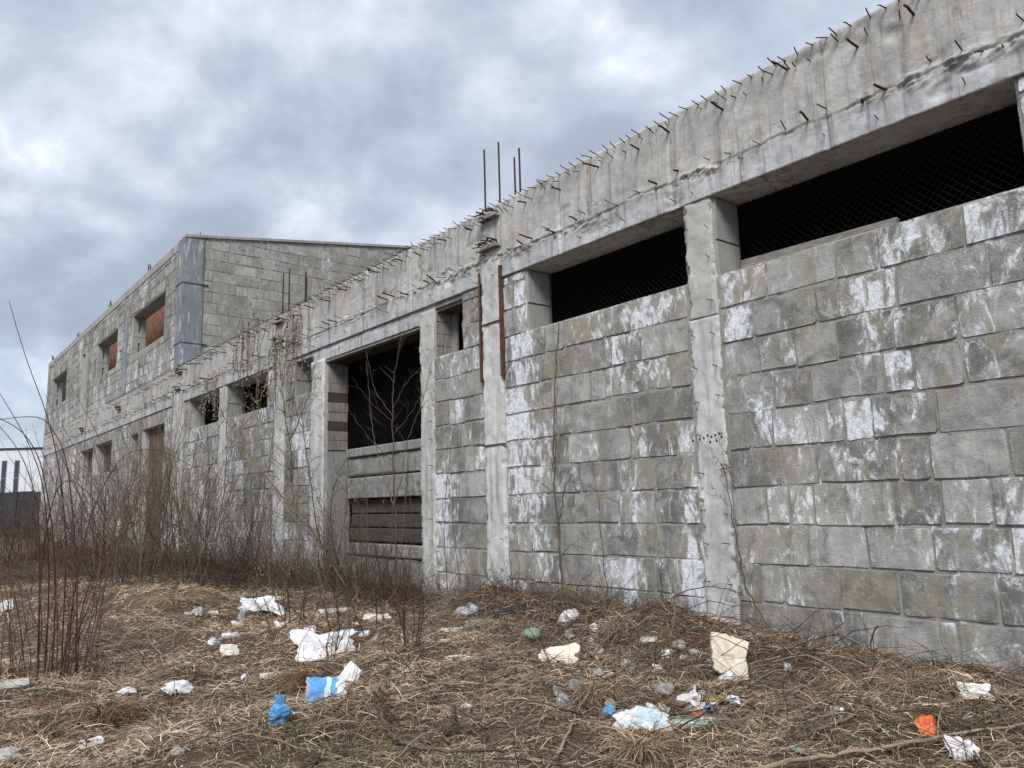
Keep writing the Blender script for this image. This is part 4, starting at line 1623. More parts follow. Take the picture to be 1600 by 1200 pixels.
def branchy(name, label, cat, limbs, kind, r0, twn, twl, buds=0, group=None, sub=2, ybase=-.8):
    base = limbs[0][0][0]
    p0 = px3(*base) if len(base) == 3 else px3(base[0], base[1], ybase)
    root = empty(name, label, cat, tuple(p0), 0, group)
    st, tw, bd = Tubes(), Tubes(), Tubes()
    for pts, rr in limbs:
        P = np.array([px3(*p) if len(p) == 3 else px3(p[0], p[1], ybase) for p in pts])
        s_ = np.linspace(0, len(P) - 1, 5 * len(P))
        Q = np.stack([np.interp(s_, np.arange(len(P)), P[:, k]) for k in range(3)], 1)
        for _ in range(2):
            Q[1:-1] = .25 * Q[:-2] + .5 * Q[1:-1] + .25 * Q[2:]
        Q[1:-1] += RS.normal(0, .008, Q[1:-1].shape)
        col = pick(kind)
        st.add(Q, rr, rr * .35, 5, col)
        n_ = int(twn * len(P))
        for q in range(n_):
            i0 = random.randint(int(len(Q) * .25), len(Q) - 2)
            dv = Q[i0 + 1] - Q[i0]
            dv = dv / (np.linalg.norm(dv) + 1e-9) * random.uniform(.4, 1.1) + RS.normal(0, .5, 3)
            L = twl * random.uniform(.3, 1)
            T_ = bend_path(Q[i0], dv, L, 4, .12, -.01)
            T_[:, 1] = np.minimum(T_[:, 1], -.06)
            tw.add(T_, max(.003, rr * .35), .0015, 3, col * random.uniform(.8, 1.2))
            for u_ in range(sub):
                j0 = random.randint(1, 3)
                d2 = T_[j0 + 1] - T_[j0]
                d2 = d2 / (np.linalg.norm(d2) + 1e-9) + RS.normal(0, .5, 3)
                U_ = bend_path(T_[j0], d2, L * random.uniform(.25, .6), 3, .1, 0)
                U_[:, 1] = np.minimum(U_[:, 1], -.06)
                tw.add(U_, .0022, .0012, 3, col * random.uniform(.8, 1.2))
                if buds:
                    for e in U_[1:]:
                        if random.random() < buds:
                            bd.add([e, e + np.array([random.uniform(-.012, .012), random.uniform(-.012, 0), .025])], .009, .005, 4, (.36, .34, .27))
    st.obj('trunk', M['bark'], root)
    if tw.V:
        tag(tw.obj('twigs', M['bark'], root), kind='stuff')
    if bd.V:
        tag(bd.obj('buds', M['bark'], root), kind='stuff')
    return root


branchy('willow_shrub', 'leaning bare willow with budding branches spreading across the wall left of the big doorway', 'shrub',
        [([(545, 925), (512, 870), (480, 820), (440, 775), (395, 720), (352, 655), (343, 640)], .030),
         ([(500, 850), (455, 805), (420, 755), (385, 700), (358, 650)], .016),
         ([(470, 810), (455, 770), (457, 730), (452, 690), (445, 650), (440, 600), (432, 545)], .022),
         ([(452, 690), (470, 650), (485, 610), (490, 570)], .012),
         ([(455, 720), (425, 690), (408, 660), (400, 620), (402, 580)], .012),
         ([(500, 850), (490, 790), (482, 730), (475, 680), (462, 640)], .014),
         ([(520, 880), (500, 830), (430, 800), (370, 770), (330, 735)], .013),
         ([(530, 900), (515, 820), (520, 760), (540, 720)], .012),
         ([(460, 740), (430, 720), (390, 670), (370, 640)], .010)],
        'olive', .02, 5.5, .62, .35, None, 3, -.75)
branchy('sapling', 'bare forked sapling standing in front of the dark big doorway', 'sapling',
        [([(618, 925), (619, 860), (618, 810), (616, 780), (614, 700), (613, 620), (617, 590), (627, 520)], .018),
         ([(616, 790), (600, 750), (588, 700), (579, 655), (576, 600), (572, 565)], .009),
         ([(616, 790), (628, 740), (636, 690), (648, 660), (668, 600), (678, 540)], .009),
         ([(613, 640), (630, 605), (655, 575)], .008), ([(613, 650), (585, 610), (572, 545)], .008),
         ([(613, 680), (640, 650), (660, 610)], .007), ([(614, 660), (580, 630), (550, 590)], .007),
         ([(614, 720), (580, 690), (545, 640)], .007), ([(640, 925), (640, 870), (645, 800), (632, 740)], .010),
         ([(600, 920), (585, 850), (560, 790), (520, 740)], .009)],
        'brown', .02, 2.2, .45, 0, None, 1, -.55)
branchy('sapling', 'tall thin bare sapling close to the wall below the second window from the right', 'sapling',
        [([(884, 968), (878, 900), (872, 830), (866, 760), (864, 700), (868, 600), (873, 505)], .020),
         ([(873, 820), (880, 770), (890, 745), (902, 735)], .008), ([(866, 770), (845, 755), (818, 740)], .006),
         ([(876, 870), (892, 850), (910, 858)], .006), ([(868, 740), (869, 640), (871, 560)], .008)],
        'brown', .02, .9, .25, 0, None, 1, -.28)
branchy('climbing_weed', 'dry climbing weed with dark seed heads on the pale pillar right of centre', 'weed',
        [([(1222, 1000), (1185, 960), (1160, 900), (1150, 840), (1138, 770), (1132, 735)], .012),
         ([(1135, 740), (1115, 710), (1096, 690)], .004), ([(1135, 735), (1128, 700), (1122, 680)], .004),
         ([(1140, 790), (1122, 775), (1110, 755)], .004), ([(1165, 920), (1150, 930), (1138, 905)], .004),
         ([(1200, 980), (1160, 960), (1140, 930)], .005)],
        'brown', .012, 1.6, .16, 0, None, 2, -.12)
# seed heads of the climber
wd = [o_ for o_ in bpy.data.objects if o_.name.startswith('climbing_weed')][0]
tb_ = Tubes()
for u, v in ((1094, 688), (1100, 686), (1106, 682), (1112, 684), (1118, 681), (1124, 679), (1083, 690), (1128, 684), (1120, 690), (1110, 692)):
    p = px3(u, v, -.13)
    tb_.add([p, p + np.array([.004, -.012, .02])], .012, .008, 5, (.03, .02, .018))
for q in range(40):
    p = px3(1136 + random.uniform(-9, 9), 735 + random.uniform(-12, 10), -.13)
    tb_.add(bend_path(p, RS.normal(0, 1, 3), .06, 3, .3), .004, .002, 3, (.10, .06, .045))
tag(tb_.obj('seed_heads', M['bark'], wd), kind='stuff')
for i, (pts, lb) in enumerate((
        ([(700, 925), (693, 830), (700, 740), (712, 640)], 'thin bare stem beside the big doorway pillar'),
        ([(722, 930), (708, 830), (705, 720)], 'short thin stem between the doorway pillar and the white pilaster'),
        ([(760, 940), (722, 880), (712, 800), (715, 730)], 'leaning thin stem left of the white pilaster'),
        ([(955, 985), (945, 900), (938, 800), (925, 720)], 'slender stem standing against the wall right of the tall sapling'),
        ([(1045, 980), (1035, 940), (1032, 900), (1033, 870)], 'short stem against the wall left of the pale pillar'),
        ([(985, 985), (960, 950), (940, 915), (920, 900)], 'bent twig leaning on the wall right of the tall sapling'),
        ([(905, 965), (898, 935), (905, 910), (925, 895)], 'curled stem just right of the tall sapling'))):
    branchy('thin_stem', lb, 'stem', [(pts, .007)], random.choice(('red', 'brown')), .01, 1.5, .22, 0, 'thin stems along the wall', 1, -.2)

# vines hanging over the beam
for i, (u0, u1, v0, v1, lb) in enumerate(((372, 420, 500, 640, 'pale dry vine hanging in strands over the wide window with the grey blue reveal'),
                                          (445, 470, 490, 660, 'pale dry vine trailing down the pilaster with the rebar above it'),
                                          (318, 345, 590, 675, 'matted dry vine filling the window nearest the corner column'),
                                          (425, 447, 520, 640, 'thin dry vine left of the slender white pilaster'))):
    p0 = px3(.5 * (u0 + u1), v0, -.16)
    root = empty('hanging_vine', lb, 'vine', tuple(p0), 0, 'vines on the beam')
    st, lf = Tubes(), Tubes()
    for q in range(13):
        u = random.uniform(u0, u1)
        va = v0 + (u0 - u) * .45 + random.uniform(-8, 20)
        p = px3(u, va, -.13)
        L = (v1 - v0) / ppm(p[0], 0) * random.uniform(.5, 1.05) * .95
        P = bend_path(p, (random.uniform(-.15, .15), random.uniform(-.1, 0), -1), L, 9, .10, .05)
        P[:, 1] = np.clip(P[:, 1], -.35, -.10)
        st.add(P, .007, .004, 3, pick('brown'))
        for e in range(int(L / .05)):
            k_ = random.uniform(0, 8.9)
            i0 = int(k_)
            c0 = P[i0] + (P[i0 + 1] - P[i0]) * (k_ - i0)
            c1 = c0 + np.array([random.uniform(-.05, .05), random.uniform(-.06, .0), random.uniform(-.05, .03)])
            lf.add([c0, .5 * (c0 + c1) + np.array([0, 0, .008]), c1], .014, .006, 3, np.array((.32, .30, .22)) * random.uniform(.5, 1.2))
    tag(st.obj('strands', M['bark'], root), kind='stuff')
    tag(lf.obj('leaves', M['bark'], root), kind='stuff')

# ------------------------------------------------------------------ fallen branches in the foreground
BR = [([(1140, 1232), (1250, 1205), (1350, 1190), (1490, 1165), (1620, 1145)], .016, 'pale', 'longest pale branch lying along the bottom right corner'),
      ([(1268, 1160), (1330, 1135), (1380, 1115), (1440, 1105)], .012, 'pale', 'pale curved branch left of the orange bag'),
      ([(1465, 1130), (1490, 1160), (1520, 1188), (1545, 1215)], .011, 'pale', 'pale stick running from the orange bag to the bottom edge'),
      ([(1310, 1105), (1318, 1070), (1350, 1058), (1410, 1050)], .009, 'brown', 'bent brown hoop of stem in the hummock by the wall foot'),
      ([(1440, 1095), (1475, 1062), (1510, 1050), (1570, 1055)], .010, 'grey', 'grey forked stick beside the white foam sheet at the right'),
      ([(1490, 1150), (1530, 1110), (1560, 1080), (1590, 1065)], .010, 'grey', 'grey stick curving up towards the right edge'),
      ([(925, 1040), (950, 1005), (975, 980), (992, 962)], .013, 'pale', 'pale broken stick leaning up right of the cream foam block'),
      ([(870, 1045), (920, 1030), (1000, 1040), (1080, 1052), (1150, 1048)], .009, 'brown', 'long dark stem crossing between the two cream foam slabs'),
      ([(590, 1102), (640, 1092), (700, 1080), (770, 1085)], .013, 'pale', 'pale crooked stick right of the blue and white packet'),
      ([(665, 1068), (700, 1062), (740, 1072), (765, 1086)], .010, 'pale', 'pale bowed stick below the white foam bar'),
      ([(590, 1110), (600, 1150), (625, 1180), (700, 1195), (790, 1192)], .018, 'brown', 'thick brown root along the bottom edge at the centre'),
      ([(870, 1195), (894, 1150), (905, 1120), (908, 1115)], .011, 'pale', 'pale upright peeled stick at the bottom centre right'),
      ([(1000, 1020), (960, 1010), (890, 985), (830, 965)], .010, 'brown', 'dark stem lying from the tyre towards the rubble heap'),
      ([(600, 965), (660, 952), (720, 945), (790, 950)], .010, 'grey', 'grey branch arching over the pale rubbish by the doorway'),
      ([(650, 1050), (720, 1025), (790, 1000), (850, 985)], .010, 'brown', 'brown branch behind the white foam bar'),
      ([(1020, 975), (1060, 925), (1110, 915), (1160, 925), (1200, 985)], .008, 'brown', 'thin arched stem in front of the pale pillar foot'),
      ([(1060, 965), (1130, 962), (1170, 972), (1205, 995)], .009, 'brown', 'dark stem springing over the cream foam slab'),
      ([(1044, 942), (1052, 958), (1066, 978)], .022, 'brown', 'short broken stump leaning at the wall foot'),
      ([(1120, 1095), (1180, 1070), (1240, 1040), (1300, 1010)], .009, 'grey', 'grey twig rising right of the cream foam slab'),
      ([(1000, 1125), (1060, 1130), (1110, 1118), (1160, 1100), (1215, 1104)], .008, 'brown', 'dark curved twig lying across the plastic litter heap'),
      ([(30, 1092), (80, 1085), (130, 1092)], .014, 'pale', 'pale bent stem at the foot of the red canes'),
      ([(130, 1002), (165, 988), (185, 985)], .007, 'pale', 'short pale stem on the straw bank'),
      ([(1215, 990), (1240, 1010), (1262, 1030)], .010, 'brown', 'dark stick at the wall foot right of the cream foam slab')]
for pts, rr, kd, lb in BR:
    P = []
    for (u, v) in pts:
        x, y, z = at(u, v)
        if y > -.1:
            q = px3(u, v, -.14)
            P.append(q)
        else:
            P.append(np.array([x, y, z + rr + .045]))
    P = np.array(P)
    s_ = np.linspace(0, len(P) - 1, 5 * len(P))
    Q = np.stack([np.interp(s_, np.arange(len(P)), P[:, k_]) for k_ in range(3)], 1)
    for _ in range(2):
        Q[1:-1] = .25 * Q[:-2] + .5 * Q[1:-1] + .25 * Q[2:]
    Q += RS.normal(0, .005, Q.shape)
    Q[:, 2] = np.maximum(Q[:, 2], gh(Q[:, 0], np.minimum(Q[:, 1], -.06)) + rr + .022)
    t = Tubes()
    col = pick(kd)
    t.add(Q, rr, rr * .45, 6, col)
    for q in range(3):
        i0 = random.randint(2, len(Q) - 3)
        t.add(bend_path(Q[i0], (Q[i0 + 1] - Q[i0]) * 8 + RS.normal(0, .5, 3) + np.array([0, 0, .3]), random.uniform(.1, .35), 4, .1, .06), rr * .4, .0015, 4, col)
    c = Q.mean(0)
    for i_ in range(len(t.V)):
        t.V[i_] = t.V[i_] - c
    o = t.obj('branch', M['bark'], None, loc=tuple(c))
    tag(o, lb, 'branch', 'branches lying on the ground')

# bent rebar loops at the foot of the wall
for pts, lb in (([(1264, 1040), (1268, 1000), (1310, 990), (1322, 1010), (1331, 1036)], 'rusty hoop of wire standing at the wall foot'),
                ([(1364, 1040), (1360, 1005), (1366, 985), (1372, 978)], 'dark bent bar standing before the white patch at the wall foot')):
    P = np.array([px3(u, v, -.22) for u, v in pts])
    t = Tubes()
    t.add(P, .008, .007, 5)
    c = P.mean(0)
    t.V = [v - c for v in t.V]
    o = t.obj('bent_bar', M['steel'], None, loc=tuple(c))
    tag(o, lb, 'rebar', 'bent bars at the wall foot')


# dried dock plants with dark curled leaves
def dock(label, pts, n):
    P = []
    for (u, v, up) in pts:
        x, y, z = at(u, v)
        P.append(np.array([x, y, z + up]))
    P = np.array(P)
    root = empty('dry_dock', label, 'dried weed', tuple(P[0]), 0, 'dried dark weeds')
    st, lf = Tubes(), Tubes()
    s_ = np.linspace(0, len(P) - 1, 14)
    Q = np.stack([np.interp(s_, np.arange(len(P)), P[:, k_]) for k_ in range(3)], 1) + RS.normal(0, .008, (14, 3))
    st.add(Q, .008, .004, 5, (.075, .045, .032))
    for i in range(n):
        i0 = random.randint(1, 12)
        p = Q[i0] + RS.normal(0, .012, 3)
        p = p + RS.normal(0, .02, 3)
        L = random.uniform(.02, .09)
        T_ = bend_path(p, RS.normal(0, 1, 3), L, 4, .6, .05)
        lf.add(T_, random.uniform(.003, .009), .002, 4, np.array((.095, .06, .042)) * random.uniform(.5, 1.7))
    st.obj('stem', M['bark'], root)
    tag(lf.obj('leaves', M['bark'], root), kind='stuff')


dock('dried dark dock stalk leaning at the bottom centre', [(625, 1185, .03), (605, 1150, .10), (592, 1110, .16)], 60)
dock('dried dark weed below the white foam bar', [(660, 1090, .02), (658, 1050, .10), (650, 1020, .2)], 70)
dock('dried dark weed right of the dock stalk at the bottom centre', [(640, 1185, .03), (690, 1175, .05), (715, 1140, .12)], 50)


# hummocks of dead grass: arching tufts
def hummock(label, u, v, n, R_, H, kind):
    x, y, z = at(u, v)
    t = Tubes()
    for i in range(n):
        a = random.uniform(0, 6.28)
        rr = R_ * random.random() * .5
        P = bend_path((rr * math.cos(a), rr * math.sin(a), 0), (math.cos(a), math.sin(a), random.uniform(.4, 2.2)), H * random.uniform(.6, 1.5), 5, .12, .42)
        P[:, 2] = np.maximum(P[:, 2], -.02)
        c = STRAW[random.randint(0, 5)] * random.uniform(.55, 1.1) * ((.62, .45, .35) if kind == 'dark' else (1.0, .95, .85))
        t.add(P, random.uniform(.002, .0036), .001, 3, c)
    o = t.obj('grass_tuft', M['straw'], None, loc=(x, y, z))
    tag(o, label, 'grass tuft', 'tufts of dead grass')


hummock('dark brown dead tuft above the blue and white packet', 492, 1062, 420, .26, .26, 'dark')
hummock('tan dead tuft at the wall foot beside the rusty hoop', 1345, 1078, 420, .26, .26, 'tan')
hummock('tan dead tuft by the wall left of the white foam sheet', 1420, 1072, 320, .24, .22, 'tan')
hummock('brown dead tuft at the foot of the red canes', 100, 1110, 520, .4, .3, 'dark')
hummock('tan dead tuft at the left bottom corner', 60, 1150, 300, .3, .2, 'tan')
hummock('pale tan tuft below the plastic litter heap', 1000, 1165, 300, .3, .2, 'tan')
hummock('brown tuft left of the cream foam slab', 1075, 1005, 260, .25, .22, 'dark')
hummock('tan tuft on top of the straw bank', 275, 940, 420, .45, .3, 'tan')
hummock('brown tuft near the plastic grey bags', 925, 1085, 260, .25, .2, 'tan')
hummock('brown tuft at the lower left beside the canes', 160, 1120, 300, .3, .24, 'dark')


# ------------------------------------------------------------------ litter
def placed(o, u, v, up=0.0, rz=0.0, rx=0.0, ry=0.0, nudge=0.0):
    x, y, z = at(u, v)
    o.location = (x, y, z + up)
    o.rotation_euler = (rx, ry, rz)
    return o


def slab_mesh(name, W, H, T, seed, rag=.05, n=44, bulge=.02):
    """broken foam slab: ragged outline, thickness, slightly warped; lies in the xz plane"""
    R = np.random.RandomState(seed)
    a = np.arange(n) / n * 2 * math.pi
    ph = R.uniform(0, 6.28, 6)
    am = R.normal(0, 1, 6) * np.array([.5, .9, .6, .5, .4, .35])
    w_ = sum(am[i] * np.sin((i + 1) * a + ph[i]) for i in range(6)) * rag
    pts = []
    for k_ in range(n):
        s_ = k_ / n * 4
        sd_, f_ = int(s_), s_ - int(s_)
        p = [(-1 + 2 * f_, -1), (1, -1 + 2 * f_), (1 - 2 * f_, 1), (-1, 1 - 2 * f_)][sd_]
        q = 1 + w_[k_] + R.normal(0, rag * .32)
        L_ = math.hypot(*p)
        q *= 1 - .12 * max(0, L_ - 1.15)
        pts.append((p[0] * W / 2 * q, p[1] * H / 2 * q))
    V, F = [], []
    wx, wz = R.normal(0, .25, 2)

    def warp(x_, z_):
        return T * (.25 * wx * x_ / W + .25 * wz * z_ / H)
    for y, k_ in ((-T / 2, .965), (-T / 2 + T * .14, 1), (T / 2 - T * .14, .99), (T / 2, .95)):
        for p in pts:
            V.append((p[0] * k_, y + warp(p[0], p[1]) + R.normal(0, T * .03), p[1] * k_))
    for rr in range(3):
        for k_ in range(n):
            F.append([rr * n + k_, rr * n + (k_ + 1) % n, (rr + 1) * n + (k_ + 1) % n, (rr + 1) * n + k_])
    for base, y, flip in ((0, -T / 2, 1), (3 * n, T / 2, 0)):
        q = [base + k_ for k_ in range(n)]
        F.append(q[::-1] if flip else q)
    me = mesh_np(name, V, F)
    return me


def foam(name, label, u, v, wpx, hpx, T, mat, lie, seed, rz=0.0, rag=.05, cat='foam', tilt=0.0, group=None, up=None, ry=0.0):
    """lie: angle of the slab back from upright"""
    x, y, z = at(u, v)
    s_ = 1 / ppm(x, y)
    W, H = wpx * s_ * .92, hpx * s_ * .92
    H = H / (math.cos(lie) + .22 * math.sin(lie))
    H = min(H, 1.6 * W) if lie > .8 else H
    me = slab_mesh(name, W, H, T, seed, rag)
    o = link(name, me, M[mat])
    o.location = (x, y, z + (H / 2 * math.cos(lie) if up is None else up) + .004)
    az = math.atan2(y - CAM_LOC[1], x) - math.pi / 2
    o.rotation_euler = (-lie + 0, ry, az + rz)
    return tag(o, label, cat, group)


def crumple(name, label, u, v, wpx, hpx, mat, seed, n=11, hgt=.6, rz=0.0, cat='plastic sheet', group=None, th=.002, sharp=1.0, mats2=None, up=0.0, tilt=0.0):
    """crumpled sheet: creased grid with thickness, draped low on the ground"""
    x, y, z = at(u, v)
    s_ = 1 / ppm(x, y)
    n = n * 2
    W = wpx * s_
    Hh = hpx * s_ * min(.62, hgt * .6)
    D_ = max(.6 * W, hpx * s_ * 1.6)
    D_ = min(D_, 1.2 * W)
    if tilt:
        D_ = hpx * s_ / (math.sin(tilt) + .2 * math.cos(tilt))
    R = np.random.RandomState(seed)
    gx_, gy_ = np.meshgrid(np.linspace(-.5, .5, n), np.linspace(-.5, .5, n))
    an = np.arctan2(gy_, gx_)
    rag = 1 + .62 * fbm(np.cos(an) * 1.5 + seed, np.sin(an) * 1.5, 4, seed)
    # sharp creases: distance to random lines, folded
    f = np.zeros_like(gx_)
    for q in range(7):
        t_, o_ = R.uniform(0, 3.14), R.uniform(-.4, .4)
        d_ = np.abs(gx_ * math.cos(t_) + gy_ * math.sin(t_) - o_)
        f += R.uniform(-.5, 1.0) * np.clip(1 - d_ * R.uniform(2.5, 6), 0, 1)
    f = (f - f.min()) / (f.max() - f.min() + 1e-6)
    ed = np.clip(np.minimum(.5 - np.abs(gx_), .5 - np.abs(gy_)) * 4, 0, 1)
    zz_ = (f * (.35 + .65 * ed) + .14 * np.abs(vnoise(gx_ * 9 + seed, gy_ * 9, seed)) * sharp) * Hh
    # rounded, torn plan
    cr = 1 - .22 * np.clip(np.hypot(gx_, gy_) * 2 - 1, 0, 1)
    xo = gx_ * W * rag * cr + R.normal(0, .006, gx_.shape) * W
    yo = gy_ * D_ * rag * cr + R.normal(0, .006, gx_.shape) * D_
    xo = xo + .10 * W * vnoise(gy_ * 4 + seed, gx_ * 3, seed + 1)
    # drape on the terrain
    az = math.atan2(y - CAM_LOC[1], x) - math.pi / 2
    wx_ = x + xo * math.cos(az + rz) - yo * math.sin(az + rz)
    wy_ = y + xo * math.sin(az + rz) + yo * math.cos(az + rz)
    zz_ = zz_ + np.clip(gh(wx_, np.minimum(wy_, -.06)) - z, -.05, .08) * .8
    V = np.stack([xo.ravel(), yo.ravel(), zz_.ravel()], 1)
    V2 = V - np.array([0, 0, th])
    idx_ = np.arange(n * n).reshape(n, n)
    q = np.stack([idx_[:-1, :-1], idx_[:-1, 1:], idx_[1:, 1:], idx_[1:, :-1]], -1).reshape(-1, 4)
    nn = n * n
    bd = list(idx_[0, :]) + list(idx_[1:, -1]) + list(idx_[-1, -2::-1]) + list(idx_[-2:0:-1, 0])
    sdq = np.array([[bd[i_], bd[i_ - 1], bd[i_ - 1] + nn, bd[i_] + nn] for i_ in range(len(bd))])
    F = np.concatenate([q, q[:, ::-1] + nn, sdq])
    mi = None
    ml = M[mat]
    if mats2:
        ml = [M[mat]] + [M[m_] for m_, _ in mats2]
        gc = np.stack([gx_.ravel(), gy_.ravel()], 1)[q].mean(1)
        mi = np.zeros(len(F), int)
        for j_, (m_, fn_) in enumerate(mats2):
            sel = fn_(gc[:, 0], gc[:, 1])
            mi[:len(q)][sel] = j_ + 1
            mi[len(q):2 * len(q)][sel] = j_ + 1
    me = mesh_np(name, np.concatenate([V, V2]), F, None, False, mi)
    o = link(name, me, ml)
    o.location = (x, y, z + .02 + up + .5 * D_ * math.sin(tilt))
    o.rotation_euler = (tilt, 0, az + rz)
    return tag(o, label, cat, group)


def wad(name, label, u, v, wpx, hpx, mat, seed, cat='bag', group=None, knot=0.0):
    """crumpled bag: lumpy closed skin with sharp folds, sagging onto the ground"""
    x, y, z = at(u, v)
    s_ = 1 / ppm(x, y)
    W, H = wpx * s_ * .5, hpx * s_
    R = np.random.RandomState(seed)
    n, m_ = 30, 18
    th_ = np.linspace(0, 2 * math.pi, n, endpoint=False)
    ph_ = np.linspace(.06, math.pi - .06, m_)
    A, B = np.meshgrid(th_, ph_)
    P = np.stack([np.sin(B) * np.cos(A), np.sin(B) * np.sin(A), np.cos(B)], -1)
    f = np.zeros(A.shape)
    for q in range(13):
        d = R.normal(0, 1, 3)
        d /= np.linalg.norm(d)
        f += R.uniform(.5, 1) * np.abs(P @ d - R.uniform(-.5, .5))
    f = (f - f.mean()) / (f.std() + 1e-6)
    rr = 1 + .36 * f + .10 * R.normal(0, .5, A.shape) + .30 * np.sin(A * 2 + seed) * np.sin(B)
    if knot:
        rr = rr * (1 + knot * np.clip(np.cos(B) - .55, 0, 1) * 1.6) * (1 - .45 * np.clip(np.cos(B) - .2, 0, 1) * (np.cos(B) < .92))
    V = P * rr[..., None] * np.array([W, W * .8, H * .52])
    V[..., 2] = np.maximum(V[..., 2], -H * .30) + H * .30
    V[..., 0] += .25 * W * V[..., 2] / H * R.uniform(-1, 1)
    idx_ = np.arange(n * m_).reshape(m_, n)
    F = [[idx_[i, k_], idx_[i + 1, k_], idx_[i + 1, (k_ + 1) % n], idx_[i, (k_ + 1) % n]] for i in range(m_ - 1) for k_ in range(n)]
    F.append([int(t_) for t_ in idx_[0]])
    F.append([int(t_) for t_ in idx_[-1][::-1]])
    F = [[int(t_) for t_ in f_] for f_ in F]
    o = link(name, mesh_np(name, V.reshape(-1, 3), F), M[mat])
    o.location = (x, y, z + .01)
    o.rotation_euler = (0, 0, R.uniform(0, 6))
    return tag(o, label, cat, group)


def lathe(name, prof, mat, n=14):
    V, F = [], []
    for r, h in prof:
        for k_ in range(n):
            a = 2 * math.pi * k_ / n
            V.append((r * math.cos(a), r * math.sin(a), h))
    for i in range(len(prof) - 1):
        for k_ in range(n):
            F.append([i * n + k_, i * n + (k_ + 1) % n, (i + 1) * n + (k_ + 1) % n, (i + 1) * n + k_])
    F.append(list(range(n))[::-1])
    F.append([(len(prof) - 1) * n + k_ for k_ in range(n)])
    return mesh_np(name, V, F, None, True)


def bottle(label, u, v, L, mat, cap, rz, group='plastic bottles'):
    x, y, z = at(u, v)
    root = empty('plastic_bottle', label, 'bottle', (x, y, z + .035), rz, group)
    r = L * .15
    prof = [(r * .55, 0), (r * .95, .01 * L), (r, .05 * L), (r * .93, .2 * L), (r, .3 * L), (r * .9, .42 * L), (r, .5 * L), (r * .95, .66 * L), (r * .6, .8 * L), (r * .36, .88 * L), (r * .34, .93 * L)]
    me = lathe('body', prof, None)
    ob = link('body', me, M[mat], root, loc=(0, 0, 0), rot=(0, rad(88), 0))
    me = lathe('cap', [(r * .38, .925 * L), (r * .42, .93 * L), (r * .42, .99 * L), (r * .36, L)], None, 12)
    link('cap', me, M[cap], root, loc=(0, 0, 0), rot=(0, rad(88), 0))
    return root


def rock(name, label, u, v, size, mat, seed, cat='stone', group=None, flat=.6):
    x, y, z = at(u, v)
    R = np.random.RandomState(seed)
    n, m_ = 9, 6
    V, F = [], []
    for i in range(m_):
        ph = math.pi * (i + .5) / m_
        for k_ in range(n):
            a = 2 * math.pi * k_ / n + R.uniform(-.15, .15)
            rr = size * R.uniform(.75, 1.15)
            V.append((rr * math.sin(ph) * math.cos(a), rr * math.sin(ph) * math.sin(a) * .8, rr * math.cos(ph) * flat))
    for i in range(m_ - 1):
        for k_ in range(n):
            F.append([i * n + k_, (i + 1) * n + k_, (i + 1) * n + (k_ + 1) % n, i * n + (k_ + 1) % n])
    F.append(list(range(n)))
    F.append([(m_ - 1) * n + k_ for k_ in range(n)][::-1])
    o = link(name, mesh_np(name, V, F), M[mat])
    o.location = (x, y, z + size * flat * .45)
    o.rotation_euler = (0, 0, R.uniform(0, 6))
    return tag(o, label, cat, group)


FG = 'pieces of white foam'
foam('foam_slab', 'large ragged cream foam slab standing tilted against the rubble by the pale pillar foot', 1142, 1056, 64, 64, .07, 'foam_cream', .38, 5, .1, .11, up=None, ry=.2)
foam('foam_block', 'thick cream foam block lying half covered by stems left of centre right', 878, 1042, 64, 34, .09, 'foam_cream', 1.0, 6, .15, .10, ry=-.15)
foam('foam_piece', 'white triangular foam sheet at the right edge below the wall', 1525, 1092, 48, 26, .02, 'foam', .9, 7, .2, .10, group=FG)
foam('foam_bar', 'long white foam bar lying in the twigs at the centre', 724, 1036, 66, 12, .045, 'foam', 1.2, 8, .15, .05, group=FG)
foam('foam_piece', 'thin white foam strip below the grey plank', 704, 988, 46, 7, .02, 'foam', 1.1, 9, .2, .05, group=FG)
foam('foam_piece', 'short white foam strip between the packet and the foam bar', 632, 1052, 34, 7, .03, 'foam', 1.2, 10, 0, .08, group=FG)
foam('foam_piece', 'small white foam flake at the lower left on bare straw', 143, 1167, 38, 12, .03, 'foam', 1.2, 12, .3, .08, group=FG)
foam('foam_piece', 'long pale foam strip in the tangle behind the crumpled sheet', 522, 958, 52, 8, .03, 'foam', 1.0, 13, 0, .06, group=FG)
foam('foam_piece', 'cream foam strip lying before the big doorway', 588, 974, 46, 9, .04, 'foam_cream', 1.1, 14, .1, .06, group=FG)
foam('foam_piece', 'white foam lump with a dark hollow left of centre', 359, 1026, 28, 20, .06, 'foam', .6, 15, .1, .09, group=FG)
foam('foam_piece', 'flat white foam scrap right of the small bottle', 421, 1058, 30, 7, .02, 'foam', 1.3, 16, .1, .08, group=FG)
foam('foam_piece', 'small white foam scrap on top of the straw bank', 305, 936, 20, 7, .02, 'foam', 1.2, 17, .1, .08, group=FG)
foam('foam_piece', 'tiny white foam scrap on the straw bank slope', 294, 957, 12, 5, .02, 'foam', 1.2, 18, .1, .08, group=FG)
foam('foam_piece', 'small foam scrap right of the straw bank crest', 333, 960, 16, 6, .02, 'foam', 1.2, 19, .1, .08, group=FG)
foam('foam_piece', 'white foam shard at the left edge behind the canes', 10, 955, 16, 20, .03, 'foam', .5, 20, .3, .1, group=FG)
foam('foam_piece', 'small white shard below the blue packet', 546, 1044, 20, 5, .02, 'foam', 1.2, 21, .1, .08, group=FG)
foam('foam_piece', 'dirty white sliver on the right near the hummock', 1282, 1098, 32, 9, .02, 'foam_cream', 1.0, 22, -.4, .1, group=FG)
foam('foam_piece', 'white sliver right of the dirty sliver near the hummock', 1308, 1112, 20, 6, .02, 'foam', 1.2, 23, .1, .1, group=FG)
